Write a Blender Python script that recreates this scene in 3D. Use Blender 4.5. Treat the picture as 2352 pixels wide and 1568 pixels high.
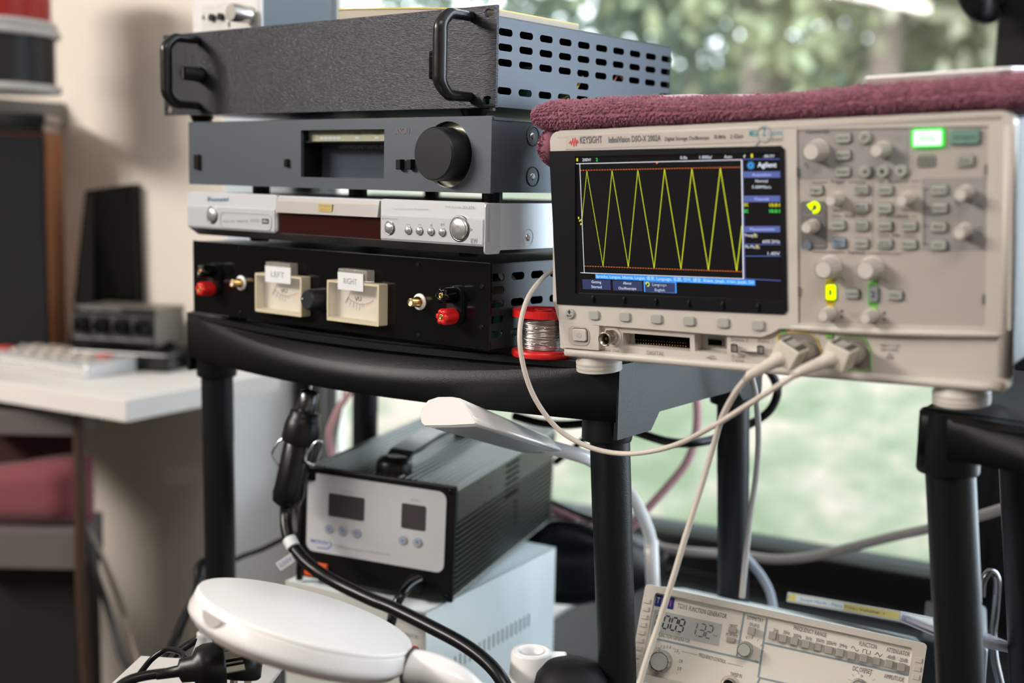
import bpy, bmesh, math, random
from mathutils import Vector, Matrix, geometry, noise
random.seed(7)
S = bpy.context.scene
for o in list(bpy.data.objects): bpy.data.objects.remove(o)
R = math.radians
# ------------------------------------------------------------------ camera, world, light, exposure
CH = 1.2; FPX = 2840.0
PITCH = R(7.46); ROLL = R(1.235)
def _rc():
    cp, sp, cr, sr = math.cos(PITCH), math.sin(PITCH), math.cos(ROLL), math.sin(ROLL)
    rx = Matrix(((1,0,0),(0,cp,-sp),(0,sp,cp))); rz = Matrix(((cr,-sr,0),(sr,cr,0),(0,0,1)))
    return rz @ rx
RC = _rc()
cam = bpy.data.cameras.new('camera'); camo = bpy.data.objects.new('camera', cam); S.collection.objects.link(camo)
def l2w(v): return Vector((v[0], v[2], -v[1]))
right, down, fwd = l2w(RC[0]), l2w(RC[1]), l2w(RC[2])
m = Matrix((right, -down, -fwd)).transposed().to_4x4(); m.translation = (0,0,CH)
camo.matrix_world = m
cam.sensor_width = 36; cam.lens = FPX/2352*36; cam.clip_start = .05; cam.clip_end = 200
cam.dof.use_dof = True; cam.dof.focus_distance = 1.10; cam.dof.aperture_fstop = 2.8
S.camera = camo
S.view_settings.view_transform = 'Standard'; S.view_settings.look = 'None'
S.view_settings.gamma = 1; S.view_settings.use_curve_mapping = False
S.view_settings.exposure = 0.65
w = bpy.data.worlds.new('sky'); S.world = w; w.use_nodes = True
nt = w.node_tree; bg = nt.nodes['Background']
tc = nt.nodes.new('ShaderNodeTexCoord'); sx = nt.nodes.new('ShaderNodeSeparateXYZ'); cr = nt.nodes.new('ShaderNodeValToRGB')
nt.links.new(tc.outputs['Generated'], sx.inputs[0]); nt.links.new(sx.outputs['Z'], cr.inputs[0]); nt.links.new(cr.outputs[0], bg.inputs[0])
cr.color_ramp.elements[0].color = (.89,.945,1,1); cr.color_ramp.elements[1].color = (.58,.76,1,1)
bg.inputs[1].default_value = 4.7

def at(px, py, y):
    """world point at depth y on the line of sight of a photo pixel"""
    v = RC.transposed() @ Vector(((px-1176)/FPX, (py-784)/FPX, 1.0))
    v = l2w(v); v *= y/v.y
    return v + Vector((0,0,CH))

# ------------------------------------------------------------------ materials
MATS = {}
def mat(name, col, rough=.5, metal=0, bump=0, bscale=200, stretch=None, var=0, vscale=30, coat=0, emis=None, estr=0, trans=0, ior=1.45, alpha=1, spec=.5, sheen=0, subs=0):
    if name in MATS: return MATS[name]
    M = bpy.data.materials.new(name); M.use_nodes = True; n = M.node_tree.nodes; L = M.node_tree.links
    b = n['Principled BSDF']; b.inputs['Base Color'].default_value = (*col,1); b.inputs['Roughness'].default_value = rough
    b.inputs['Metallic'].default_value = metal; b.inputs['Coat Weight'].default_value = coat; b.inputs['Coat Roughness'].default_value=.08
    b.inputs['Specular IOR Level'].default_value = spec; b.inputs['IOR'].default_value = ior
    b.inputs['Transmission Weight'].default_value = trans; b.inputs['Alpha'].default_value = alpha
    b.inputs['Sheen Weight'].default_value = sheen
    if emis: b.inputs['Emission Color'].default_value = (*emis,1); b.inputs['Emission Strength'].default_value = estr
    if bump or var:
        t = n.new('ShaderNodeTexCoord'); mp = n.new('ShaderNodeMapping'); L.new(t.outputs['Object'], mp.inputs[0])
        if stretch: mp.inputs['Scale'].default_value = stretch
    if bump:
        z = n.new('ShaderNodeTexNoise'); z.inputs['Scale'].default_value = bscale; z.inputs['Detail'].default_value = 3
        L.new(mp.outputs[0], z.inputs['Vector']); bp = n.new('ShaderNodeBump'); bp.inputs['Strength'].default_value = bump; bp.inputs['Distance'].default_value = .001
        L.new(z.outputs[0], bp.inputs['Height']); L.new(bp.outputs[0], b.inputs['Normal'])
    if var:
        z = n.new('ShaderNodeTexNoise'); z.inputs['Scale'].default_value = vscale; z.inputs['Detail'].default_value = 4
        L.new(mp.outputs[0], z.inputs['Vector']); mx = n.new('ShaderNodeMix'); mx.data_type='RGBA'
        mx.inputs[6].default_value = (*[c*(1-var) for c in col],1); mx.inputs[7].default_value = (*[min(1,c*(1+var)) for c in col],1)
        L.new(z.outputs[0], mx.inputs[0]); L.new(mx.outputs[2], b.inputs['Base Color'])
    MATS[name] = M; return M
def emi(name, col, st=1.0):
    return mat(name, (0,0,0), .5, emis=col, estr=st, spec=0)
black_pl = mat('black_resin', (.0050,.0055,.0068), .40, bump=.25, bscale=900, spec=.32)
black_sat = mat('black_satin', (.005,.005,.0055), .35, spec=.35)
black_gl = mat('black_gloss', (.004,.004,.0045), .14, spec=.35)
black_rub = mat('black_rubber', (.007,.007,.008), .5, spec=.3)
void_m = mat('dark_void', (.004,.004,.004), .9, spec=0)
brushed = mat('brushed_black', (.045,.046,.052), .34, metal=.9, bump=1.0, bscale=480, stretch=(.4,1,2.6))
chassis = mat('dark_bluish_steel', (.036,.045,.060), .38, metal=.35, bump=.1, bscale=1500)
tunerm = mat('charcoal_tuner', (.075,.088,.105), .45, metal=.35, bump=.1, bscale=1500)
silver = mat('silver_paint', (.70,.71,.74), .35, metal=.35)
silver_side = mat('silver_side', (.62,.66,.72), .35, metal=.3)
chrome = mat('chrome', (.75,.74,.72), .18, metal=1)
gold = mat('gold_plate', (.75,.50,.18), .22, metal=1)
red_pl = mat('red_plastic', (.62,.012,.012), .35)
cream = mat('cream_plastic', (.62,.54,.38), .4)
meter_face = mat('meter_card', (.66,.60,.50), .5)
clear = mat('clear_plastic', (.9,.9,.9), .08, trans=.85, alpha=.35)
white_lab = mat('white_label', (.72,.73,.74), .5)
ink = mat('dark_ink', (.03,.03,.035), .6)
ink_grey = mat('grey_ink', (.30,.30,.31), .6)
ink_pale = mat('pale_ink', (.42,.42,.42), .6)
ink_red = mat('red_ink', (.62,.10,.06), .6)
ink_blue = mat('blue_ink', (.06,.16,.5), .6)
scope_pl = mat('scope_beige', (.56,.515,.465), .42, bump=.12, bscale=1500)
scope_pl2 = mat('scope_panel_grey', (.42,.38,.345), .5)
scope_blk = mat('scope_block_grey', (.30,.28,.275), .5)
scope_drk = mat('scope_dark_grey', (.14,.13,.13), .5)
btn_m = mat('button_grey', (.36,.36,.33), .5)
softk = mat('softkey_grey', (.39,.38,.35), .5)
knob_m = mat('knob_beige', (.58,.54,.50), .42)
bezel_m = mat('scope_bezel_black', (.007,.007,.009), .36, spec=.3)
white_pl = mat('white_plastic', (.88,.86,.85), .32)
white_gl = mat('white_lamp', (.87,.85,.85), .22, coat=.4)
cable_w = mat('probe_cable', (.62,.55,.48), .45)
cable_g = mat('grey_cable', (.42,.38,.35), .5)
mint = mat('mint_steel', (.84,.92,.93), .45)
fg_m = mat('generator_beige', (.62,.575,.51), .45)
fg_face = mat('generator_face', (.76,.72,.64), .5)
fg_line = mat('generator_lines', (.28,.32,.36), .5)

# ------------------------------------------------------------------ mesh builder
_gl = {}
def glyphs(s, bold=False):
    k = (s, bold)
    if k in _gl: return _gl[k]
    c = bpy.data.curves.new('t', 'FONT'); c.body = s; c.size = 1; c.resolution_u = 2
    if bold: c.offset = .018
    o = bpy.data.objects.new('t', c); me = bpy.data.meshes.new_from_object(o)
    vs = [(v.co.x, v.co.y) for v in me.vertices]; fs = [tuple(p.vertices) for p in me.polygons]
    bpy.data.objects.remove(o); bpy.data.meshes.remove(me); bpy.data.curves.remove(c)
    _gl[k] = (vs, fs); return _gl[k]
def rr(x0, x1, z0, z1, r, n=4):
    r = min(r, abs(x1-x0)/2-1e-6, abs(z1-z0)/2-1e-6); p = []
    for cx, cz, a in ((x1-r,z1-r,0),(x0+r,z1-r,90),(x0+r,z0+r,180),(x1-r,z0+r,270)):
        for i in range(n+1):
            t = R(a+90*i/n); p.append((cx+r*math.cos(t), cz+r*math.sin(t)))
    return p
def circ(cx, cz, r, n=24): return [(cx+r*math.cos(2*math.pi*i/n), cz+r*math.sin(2*math.pi*i/n)) for i in range(n)]
class MB:
    def __init__(s): s.v = []; s.f = []; s.sm = []
    def add(s, vs, fs, smooth=False, M=None):
        b = len(s.v)
        s.v += [tuple(M @ Vector(v)) if M else tuple(v) for v in vs]
        s.f += [tuple(b+i for i in f) for f in fs]; s.sm += [smooth]*len(fs); return s
    def box(s, x0, x1, y0, y1, z0, z1, bev=0, seg=2, M=None):
        bm = bmesh.new(); bmesh.ops.create_cube(bm, size=1)
        for v in bm.verts: v.co = Vector(((x0+x1)/2+v.co.x*(x1-x0), (y0+y1)/2+v.co.y*(y1-y0), (z0+z1)/2+v.co.z*(z1-z0)))
        if bev: bmesh.ops.bevel(bm, geom=bm.edges[:], offset=bev, segments=seg, affect='EDGES', profile=.5)
        vs = [v.co.copy() for v in bm.verts]; bm.verts.index_update(); fs = [[v.index for v in f.verts] for f in bm.faces]; bm.free()
        return s.add(vs, fs, False, M)
    def plate(s, outer, holes, y0, y1, M=None, axis='y', back=True):
        """flat plate in the xz plane from depth y0 to y1 with real holes"""
        loops = [outer]+list(holes); flat = [p for l in loops for p in l]
        tri = geometry.tessellate_polygon([[Vector((p[0],p[1],0)) for p in l] for l in loops])
        def P(p, y): return (p[0], y, p[1]) if axis=='y' else (y, p[0], p[1]) if axis=='x' else (p[0], p[1], y)
        n = len(flat); vs = [P(p,y0) for p in flat]+[P(p,y1) for p in flat]; fs = [tuple(t) for t in tri]
        if back: fs += [tuple(n+i for i in t[::-1]) for t in tri]
        b = 0
        for l in loops:
            k = len(l)
            for i in range(k):
                a, c = b+i, b+(i+1)%k; fs.append((a, c, n+c, n+a))
            b += k
        return s.add(vs, fs, False, M)
    def prism(s, poly, y0, y1, M=None, axis='y', bev=0):
        if bev:
            c = (sum(p[0] for p in poly)/len(poly), sum(p[1] for p in poly)/len(poly)); sgn = 1 if y1>y0 else -1
            w_ = max(p[0] for p in poly)-min(p[0] for p in poly); h_ = max(p[1] for p in poly)-min(p[1] for p in poly)
            inn = [(c[0]+(p[0]-c[0])*(1-2*bev/w_), c[1]+(p[1]-c[1])*(1-2*bev/h_)) for p in poly]
            n = len(poly)
            def P(p, y): return (p[0], y, p[1]) if axis=='y' else (y, p[0], p[1]) if axis=='x' else (p[0], p[1], y)
            vs = [P(p,y0) for p in inn]+[P(p,y0+sgn*bev) for p in poly]+[P(p,y1) for p in poly]
            fs = [tuple(range(n))]+[(i,(i+1)%n,n+(i+1)%n,n+i) for i in range(n)]+[(n+i,n+(i+1)%n,2*n+(i+1)%n,2*n+i) for i in range(n)]+[tuple(range(3*n-1,2*n-1,-1))]
            return s.add(vs, fs, False, M)
        return s.plate(poly, [], y0, y1, M, axis)
    def lathe(s, prof, seg=24, M=None, smooth=True, cap=True):
        """profile [(r, h)] turned about local z"""
        vs = []; fs = []
        for r_, h in prof:
            for i in range(seg): a = 2*math.pi*i/seg; vs.append((r_*math.cos(a), r_*math.sin(a), h))
        for j in range(len(prof)-1):
            for i in range(seg): fs.append((j*seg+i, j*seg+(i+1)%seg, (j+1)*seg+(i+1)%seg, (j+1)*seg+i))
        s.add(vs, fs, smooth, M)
        if cap:
            s.add([vs[i] for i in range(seg)], [tuple(range(seg))[::-1]], False, M)
            s.add([vs[(len(prof)-1)*seg+i] for i in range(seg)], [tuple(range(seg))], False, M)
        return s
    def cyl(s, p0, p1, r0, r1=None, seg=24, smooth=True):
        if r1 is None: r1 = r0
        p0, p1 = Vector(p0), Vector(p1); d = p1-p0
        M = Matrix.Translation(p0) @ d.to_track_quat('Z','Y').to_matrix().to_4x4()
        return s.lathe([(r0,0),(r1,d.length)], seg, M, smooth)
    def tube(s, pts, r, seg=10, sub=8, smooth=True, radii=None):
        P = [Vector(p) for p in pts]; Q = []; RR = []
        if sub > 1 and len(P) > 2:
            for i in range(len(P)-1):
                a = P[max(i-1,0)]; b = P[i]; c = P[i+1]; d = P[min(i+2,len(P)-1)]
                for k in range(sub):
                    t = k/sub
                    Q.append(.5*((2*b)+(c-a)*t+(2*a-5*b+4*c-d)*t*t+(3*b-a-3*c+d)*t**3))
                    RR.append((radii[i]*(1-t)+radii[i+1]*t) if radii else r)
            Q.append(P[-1]); RR.append(radii[-1] if radii else r)
        else: Q = P; RR = radii or [r]*len(P)
        vs = []; fs = []; up = None
        for i, q in enumerate(Q):
            d = (Q[min(i+1,len(Q)-1)]-Q[max(i-1,0)]).normalized()
            if up is None: up = d.orthogonal().normalized()
            up = (up-d*up.dot(d)).normalized(); sd = d.cross(up)
            for k in range(seg):
                a = 2*math.pi*k/seg; vs.append(q+RR[i]*(math.cos(a)*up+math.sin(a)*sd))
        for i in range(len(Q)-1):
            for k in range(seg): fs.append((i*seg+k, i*seg+(k+1)%seg, (i+1)*seg+(k+1)%seg, (i+1)*seg+k))
        n = len(vs); fs.append(tuple(range(seg))[::-1]); fs.append(tuple(range(n-seg,n)))
        return s.add(vs, fs, smooth)
    def line(s, p0, p1, wd, y, M=None):
        a, b = Vector(p0), Vector(p1); d = (b-a).normalized(); n = Vector((-d.y, d.x))*wd/2
        q = [a+n, b+n, b-n, a-n]
        return s.add([(p.x, y, p.y) for p in q], [(0,1,2,3)], False, M)
    def poly(s, pts, y, M=None): return s.add([(p[0], y, p[1]) for p in pts], [tuple(range(len(pts)))], False, M)
    def text(s, st, p0, p1, y, h=None, bold=False, M=None):
        vs, fs = glyphs(st, bold)
        if not vs: return s
        x0 = min(v[0] for v in vs); x1 = max(v[0] for v in vs)
        a = Vector(p0); e = Vector(p1)-a; k = e.length/(x1-x0); ex = e.normalized(); ez = Vector((-ex.y, ex.x))
        hs = k if h is None else h/.72
        out = [a+ex*(v[0]-x0)*k+ez*v[1]*hs for v in vs]
        return s.add([(p.x, y, p.y) for p in out], fs, False, M)
    def build(s, name, material, parent=None, loc=None, label=None):
        me = bpy.data.meshes.new(name); me.from_pydata(s.v, [], s.f)
        bm = bmesh.new(); bm.from_mesh(me); bmesh.ops.recalc_face_normals(bm, faces=bm.faces[:]) if len(s.f) < 20000 else None; bm.to_mesh(me); bm.free()
        me.polygons.foreach_set('use_smooth', s.sm); me.materials.append(material); me.update()
        o = bpy.data.objects.new(name, me); S.collection.objects.link(o)
        if parent: o.parent = parent
        if label: o['label'] = label
        if any(k in name for k in ('lettering','print','line')): o['kind'] = 'stuff'
        return o
def copy_part(o, parent, M):
    c = o.copy(); S.collection.objects.link(c); c.parent = parent; c.matrix_local = M; return c
def tag(o, label, cat, group=None, kind=None):
    o['label'] = label; o['category'] = cat
    if group: o['group'] = group
    if kind: o['kind'] = kind
    return o
def struct(o): o['kind'] = 'structure'; return o
def thing(name, label, cat, M=None, group=None):
    o = bpy.data.objects.new(name, None); S.collection.objects.link(o); o.empty_display_size = .02
    if M is not None: o.matrix_world = M
    return tag(o, label, cat, group)
def frame(pos, yaw, roll=0, tilt=0):
    """pos = front lower left corner (x, depth, height); yaw turns the right end towards the viewer"""
    return Matrix.Translation(pos) @ Matrix.Rotation(-yaw,4,'Z') @ Matrix.Rotation(roll,4,'Y') @ Matrix.Rotation(tilt,4,'X')
def hit(M, px, py, axis=1, val=0.0):
    """where the line of sight of a photo pixel meets a plane of a thing, in that thing's own coordinates"""
    Mi = M.inverted(); c = Mi @ Vector((0,0,CH)); p = Mi @ at(px,py,1.0); d = p-c
    return c + d*((val-c[axis])/d[axis])
def face(M, px, py, y=0.0): h = hit(M, px, py, 1, y); return (h.x, h.z)

def frameR(posL, yaw, w, roll=0, tilt=0):
    """the same from the front lower right corner, given as (x, drop below the camera, depth)"""
    M = frame((posL[0], posL[2], CH-posL[1]), R(yaw), R(roll), R(tilt)); return M @ Matrix.Translation((-w,0,0))
# ------------------------------------------------------------------ the room (x along the window wall, y towards the garden)
ROOM = Matrix.Rotation(R(-30),4,'Z')
def room(mb, name, m_, kind='structure', parent=None):
    o = mb.build(name, m_, parent)
    if parent is None: o.matrix_world = ROOM; o['kind'] = kind
    return o
wall_m = mat('beige_wall', (.72,.66,.585), .8, bump=.2, bscale=60, var=.03, vscale=2)
frame_m = mat('black_window_frame', (.007,.007,.008), .38, spec=.35)
floor_m = mat('dark_carpet', (.06,.055,.05), .9, var=.2, vscale=40)
ceil_m = mat('ceiling_white', (.7,.68,.64), .9)
WX0, WX1, WZ0, WZ1, WY = -1.50, -.154, .56, 2.25, 1.80
W2X0, W2X1 = -.06, 1.75
room(MB().plate([(-4,0),(2.1,0),(2.1,2.45),(-4,2.45)], [[(WX0,WZ0),(WX1,WZ0),(WX1,WZ1),(WX0,WZ1)],[(W2X0,WZ0),(W2X1,WZ0),(W2X1,WZ1),(W2X0,WZ1)]], WY, WY+.14), 'wall_back', wall_m)
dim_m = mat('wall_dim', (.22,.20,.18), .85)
PX, PY = -1.50, 1.60
room(MB().box(-4,PX,PY,1.80,0,2.45), 'wall_corner', wall_m)
room(MB().box(PX,PX+.002,PY,1.80,0,2.45), 'wall_reveal', mat('reveal_daylit_tone', (.86,.87,.88), .7))  # thin paler face over the window return; its colour stands in for daylight
room(MB().box(2.1,2.2,-3.5,1.94,0,2.45), 'wall_right', wall_m)
room(MB().box(-4.1,-4,-3.5,1.94,0,2.45), 'wall_left', dim_m)
room(MB().box(-4,2.1,-3.6,-3.5,0,2.45), 'wall_front', dim_m)
room(MB().box(-4.1,2.2,-3.6,1.94,2.45,2.55), 'ceiling', ceil_m)
room(MB().box(-4.1,2.2,-3.6,1.94,-.1,0), 'floor', floor_m)
def window(idx, x0, x1, fl, fr, fb, handle):
    o = bpy.data.objects.new('window_%d' % idx, None); S.collection.objects.link(o); o.matrix_world = ROOM; o['kind'] = 'structure'
    for a, b, c, d in ((x0,x0+fl,WZ0,WZ1),(x1-fr,x1,WZ0,WZ1)):
        MB().box(a,b,WY-.02,WY+.06,c,d,.003).box(a+.3*(b-a),b-.3*(b-a),WY-.032,WY-.02,c,d,.002).build('window_stile', frame_m, o)
    MB().box(x0+fl,x1-fr,WY-.02,WY+.06,WZ0,WZ0+fb,.003).box(x0+fl,x1-fr,WY-.035,WY-.02,WZ0,WZ0+fb*.45,.003).build('window_rail', frame_m, o)
    MB().box(x0+fl,x1-fr,WY-.02,WY+.06,WZ1-.06,WZ1,.003).build('window_rail', frame_m, o)
    g = MB().box(x0+fl,x1-fr,WY+.01,WY+.014,WZ0+fb,WZ1-.06).build('window_pane', glass_m, o)
    return o
glass_m = bpy.data.materials.new('window_glass'); glass_m.use_nodes = True
n = glass_m.node_tree.nodes; L = glass_m.node_tree.links; n.remove(n['Principled BSDF'])
tr = n.new('ShaderNodeBsdfTransparent'); gl = n.new('ShaderNodeBsdfGlossy'); gl.inputs['Roughness'].default_value = .03; mx = n.new('ShaderNodeMixShader')
fr_ = n.new('ShaderNodeFresnel'); fr_.inputs[0].default_value = 1.45; L.new(fr_.outputs[0], mx.inputs[0]); L.new(tr.outputs[0], mx.inputs[1]); L.new(gl.outputs[0], mx.inputs[2]); L.new(mx.outputs[0], n['Material Output'].inputs[0])
tr.inputs[0].default_value = (.97,.98,.97,1)
window(1, WX0, WX1, .045, .14, .09, True)
window(2, W2X0, W2X1, .06, .06, .09, False)
# window catch at the top of the right stile
t = thing('window_catch', 'black curved plastic catch on the window stile, at the top right corner', 'window catch')
a = at(2212,-40,1.62); MB().tube([at(2222,-60,1.62),at(2244,0,1.62),at(2260,26,1.63),at(2280,34,1.65)], .012, 10, 6, radii=[.022,.022,.018,.010]).build('grip', black_sat, t)
MB().cyl(at(2268,-20,1.62), at(2275,-20,1.70), .022).build('mount', black_sat, t)
# bench along the window, and a low cabinet between the two shelving units
bench_m = mat('bench_white', (.70,.68,.65), .5)
b_ = MB().box(-.775,.9,1.36,1.78,.555,.594,.004).build('window_bench', mat('bench_black', (.010,.010,.011), .5, spec=.3)); b_.matrix_world = ROOM
tag(b_, 'black bench top running along under the window, behind the function generator', 'bench')
b_ = MB().box(-1.15,-.78,1.36,1.78,.555,.595,.004).build('window_bench', bench_m); b_.matrix_world = ROOM
tag(b_, 'pale grey bench top under the window, behind the power source', 'bench')
T = thing('low_cabinet', 'low grey cabinet carrying the function generator', 'cabinet', ROOM)
MB().box(-.418,-.235,1.05,1.34,0,.62,.003).build('body', bench_m, T); MB().box(-.410,-.243,1.042,1.05,.05,.60,.002).build('door', bench_m, T)
# ceiling tube lamp (its mirror image shows in the pane)
T = thing('tube_lamp', 'white fluorescent ceiling tube lamp, seen only as a streak reflected in the pane', 'lamp', ROOM @ Matrix.Translation((-1.61,-2.36,2.10)) @ Matrix.Rotation(math.atan2(-1.14,.375),4,'Z'))
MB().box(-.62,.62,-.04,.04,.03,.08,.006).build('housing', white_pl, T)
MB().cyl((-.6,0,0),(.6,0,0),.016,.016,12).build('tube', emi('tube_glow', (1,.93,.85), 60), T)
for s_ in (-1,1): MB().cyl((s_*.6,0,0),(s_*.62,0,0),.018).box(s_*.61-.006,s_*.61+.006,-.01,.01,0,.035).build('lamp_holder', white_pl, T)
for s_ in (-1,1): MB().cyl((s_*.5,0,.08),(s_*.5,0,.35),.003).build('hanger', white_pl, T)
ld = bpy.data.lights.new('ceiling_light', 'AREA'); ld.shape = 'RECTANGLE'; ld.size = 1.2; ld.size_y = .30; ld.energy = 45; ld.color = (1,.93,.86)
lo = bpy.data.objects.new('ceiling_light', ld); S.collection.objects.link(lo); lo.location = (-2.5,.62,2.17)
lo.rotation_euler = (Vector((.1,1.2,.9))-lo.location).to_track_quat('-Z','Y').to_euler()

dl = bpy.data.lights.new('daylight_side_window', 'AREA'); dl.shape = 'RECTANGLE'; dl.size = 1.6; dl.size_y = 1.5; dl.energy = 42; dl.color = (.74,.87,1)
do = bpy.data.objects.new('daylight_side_window', dl); S.collection.objects.link(do); do.matrix_world = ROOM @ Matrix.Translation((.85,1.76,1.45)) @ Matrix.Rotation(R(-90),4,'X')
l3 = bpy.data.lights.new('overhead_fill_light', 'AREA'); l3.shape = 'RECTANGLE'; l3.size = 1.2; l3.size_y = .3; l3.energy = 11; l3.color = (1,.92,.86)  # fill lamp added overhead, without a fixture, to warm lid and tops
lo3 = bpy.data.objects.new('overhead_fill_light', l3); S.collection.objects.link(lo3); lo3.location = (.2,-.25,2.43)
# ------------------------------------------------------------------ the garden
def nodemat(name, build, rough=.9):
    M = bpy.data.materials.new(name); M.use_nodes = True; b = M.node_tree.nodes['Principled BSDF']; b.inputs['Roughness'].default_value = rough; b.inputs['Specular IOR Level'].default_value=.1
    build(M.node_tree.nodes, M.node_tree.links, b); return M
def lawn(n, L, b):
    t = n.new('ShaderNodeTexCoord'); z = n.new('ShaderNodeTexNoise'); z.inputs['Scale'].default_value = 2.4; z.inputs['Detail'].default_value = 6; z.inputs['Roughness'].default_value=.7
    L.new(t.outputs['Object'], z.inputs['Vector']); c = n.new('ShaderNodeValToRGB'); L.new(z.outputs[0], c.inputs[0])
    e = c.color_ramp.elements; e[0].position = .38; e[0].color = (.120,.135,.072,1); e[1].position = .60; e[1].color = (.30,.225,.165,1)
    k = e.new(.5); k.color = (.185,.172,.112,1); L.new(c.outputs[0], b.inputs['Base Color'])
def groundz(x, y): return -.15+.25*min(5,max(0,y-3))+.02*max(0,y-8)+.06*noise.noise(Vector((x*.5,y*.5,0)))
mb = MB(); N = 60
for j in range(N+1):
    for i in range(N+1):
        x = -34+50*i/N; y = 2.15+ (j/N)**1.6*30; mb.v.append((x,y,groundz(x,y)))
for j in range(N):
    for i in range(N): a = j*(N+1)+i; mb.f.append((a,a+1,a+N+2,a+N+1)); mb.sm.append(True)
g = room(mb, 'ground', nodemat('patchy_lawn', lawn))
def wood(n, L, b):
    t = n.new('ShaderNodeTexCoord'); z = n.new('ShaderNodeTexNoise'); z.inputs['Scale'].default_value = .55; z.inputs['Detail'].default_value = 7; z.inputs['Roughness'].default_value=.75
    L.new(t.outputs['Object'], z.inputs['Vector']); c = n.new('ShaderNodeValToRGB'); L.new(z.outputs[0], c.inputs[0]); e = c.color_ramp.elements
    e[0].position = .36; e[0].color = (.13,.165,.12,1); e[1].position = .64; e[1].color = (.36,.35,.26,1); k = e.new(.5); k.color = (.20,.24,.165,1); L.new(c.outputs[0], b.inputs['Base Color'])
mb = MB(); NX, NY = 90, 30
for j in range(NY+1):
    for i in range(NX+1):
        x = -40+60*i/NX; t = j/NY; k = min(1,max(0,(x+16)/8)); k = k*k*(3-2*k)
        top = 1.7+1.7*k+1.1*noise.noise(Vector((x*.35,2,0)))
        mb.v.append((x+.8*noise.noise(Vector((x,t*6,5))), 24+7*t+1.3*noise.noise(Vector((x*.8,t*7,1))), -1+(top+1)*t+.4*noise.noise(Vector((x*1.3,t*9,9)))))
for j in range(NY):
    for i in range(NX): a = j*(NX+1)+i; mb.f.append((a,a+1,a+NX+2,a+NX+1)); mb.sm.append(True)
room(mb, 'hillside', nodemat('wooded_hill', wood))
leaf_ms = [mat('leaf_%d' % i, c, .75, var=.35, vscale=3) for i, c in enumerate(((.17,.205,.14),(.27,.285,.16),(.135,.165,.115),(.29,.27,.18)))]
bark = mat('bark', (.22,.17,.14), .9, var=.3, vscale=8)
def tree(x, y, h, rad, nl, mi, label, base=None, gap=0, trunk=.16):
    M = ROOM @ Matrix.Translation((x,y,groundz(x,y)-.05)); T = thing('tree', label, 'tree', M, 'trees beyond the lawn' if 0 else None)
    MB().tube([(0,0,0),(.05,0,h*.3),(-.05,.05,h*.65),(.02,0,h*.95)], .1, 8, 5, radii=[trunk,trunk*.8,trunk*.55,.03]).build('trunk', bark, T)
    mb = MB(); cl = []
    b0 = base if base is not None else h*.3
    for k in range(26):
        a = random.uniform(0,6.28); q = rad*math.sqrt(random.random()); cl.append(Vector((q*math.cos(a), q*math.sin(a), random.uniform(b0,h))))
    for k in range(nl):
        c = random.choice(cl); p = c+Vector([random.gauss(0,rad*.26) for _ in 'xyz']); s_ = random.uniform(.06,.15)
        u = Vector([random.gauss(0,1) for _ in 'xyz']).normalized(); v = u.orthogonal().normalized()
        mb.add([p-u*s_, p+v*s_*.5, p+u*s_, p-v*s_*.5], [(0,1,2,3)])
    f = mb.build('foliage', leaf_ms[mi], T); f['kind'] = 'stuff'
#(x in room frame, y)
tree(-4.15,12,6.0,2.0,7500,2,'dark green tree with a thick grey trunk, behind the right end of the amplifier', trunk=.26)
tree(-2.5,10.0,4.6,1.5,7000,1,'yellow-green bushy tree above the middle of the plum towel', base=.6)
tree(-1.35,11,5.2,1.7,7000,3,'olive-brown tree beside the right window stile', base=.4)
tree(-5.9,14.5,3.4,1.6,5000,0,'low green tree just right of the slotted amplifier side', base=.3)
tree(-9.6,14.5,4.6,1.8,3000,0,'sparse tree at the far left of the window, above the amplifier', trunk=.12)
for i, (x, y, rx, h) in enumerate(((-8.6,17.5,2.2,1.3),(-6.0,17.5,2.4,1.7),(-3.6,16.5,2.4,2.0),(-1.2,16,2.4,2.1),(-11.6,17.5,2.2,1.1))):
    T = thing('hedge', ('green shrubs beyond the lawn, %s' % ('second clump from the left','middle clump','second clump from the right','rightmost clump','leftmost clump')[i]), 'shrub', ROOM @ Matrix.Translation((x,y,groundz(x,y))))
    mb = MB()
    for k in range(4600):
        a = random.uniform(0,6.28); q = math.sqrt(random.random()); z = random.random()*h*(1-.35*q*q)
        p = Vector((rx*q*math.cos(a), .8*q*math.sin(a), z)); s_ = random.uniform(.07,.15); u = Vector([random.gauss(0,1) for _ in 'xyz']).normalized(); v = u.orthogonal().normalized()
        mb.add([p-u*s_, p+v*s_*.6, p+u*s_, p-v*s_*.6], [(0,1,2,3)])
    mb.build('foliage', leaf_ms[i%3], T)['kind'] = 'stuff'
    mb = MB()
    for k in range(7): mb.tube([(rx*.1*(k-3),0,-.05),(rx*.2*(k-3),0,h*.7)], .02, 6, 1)
    mb.build('stems', bark, T)

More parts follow.
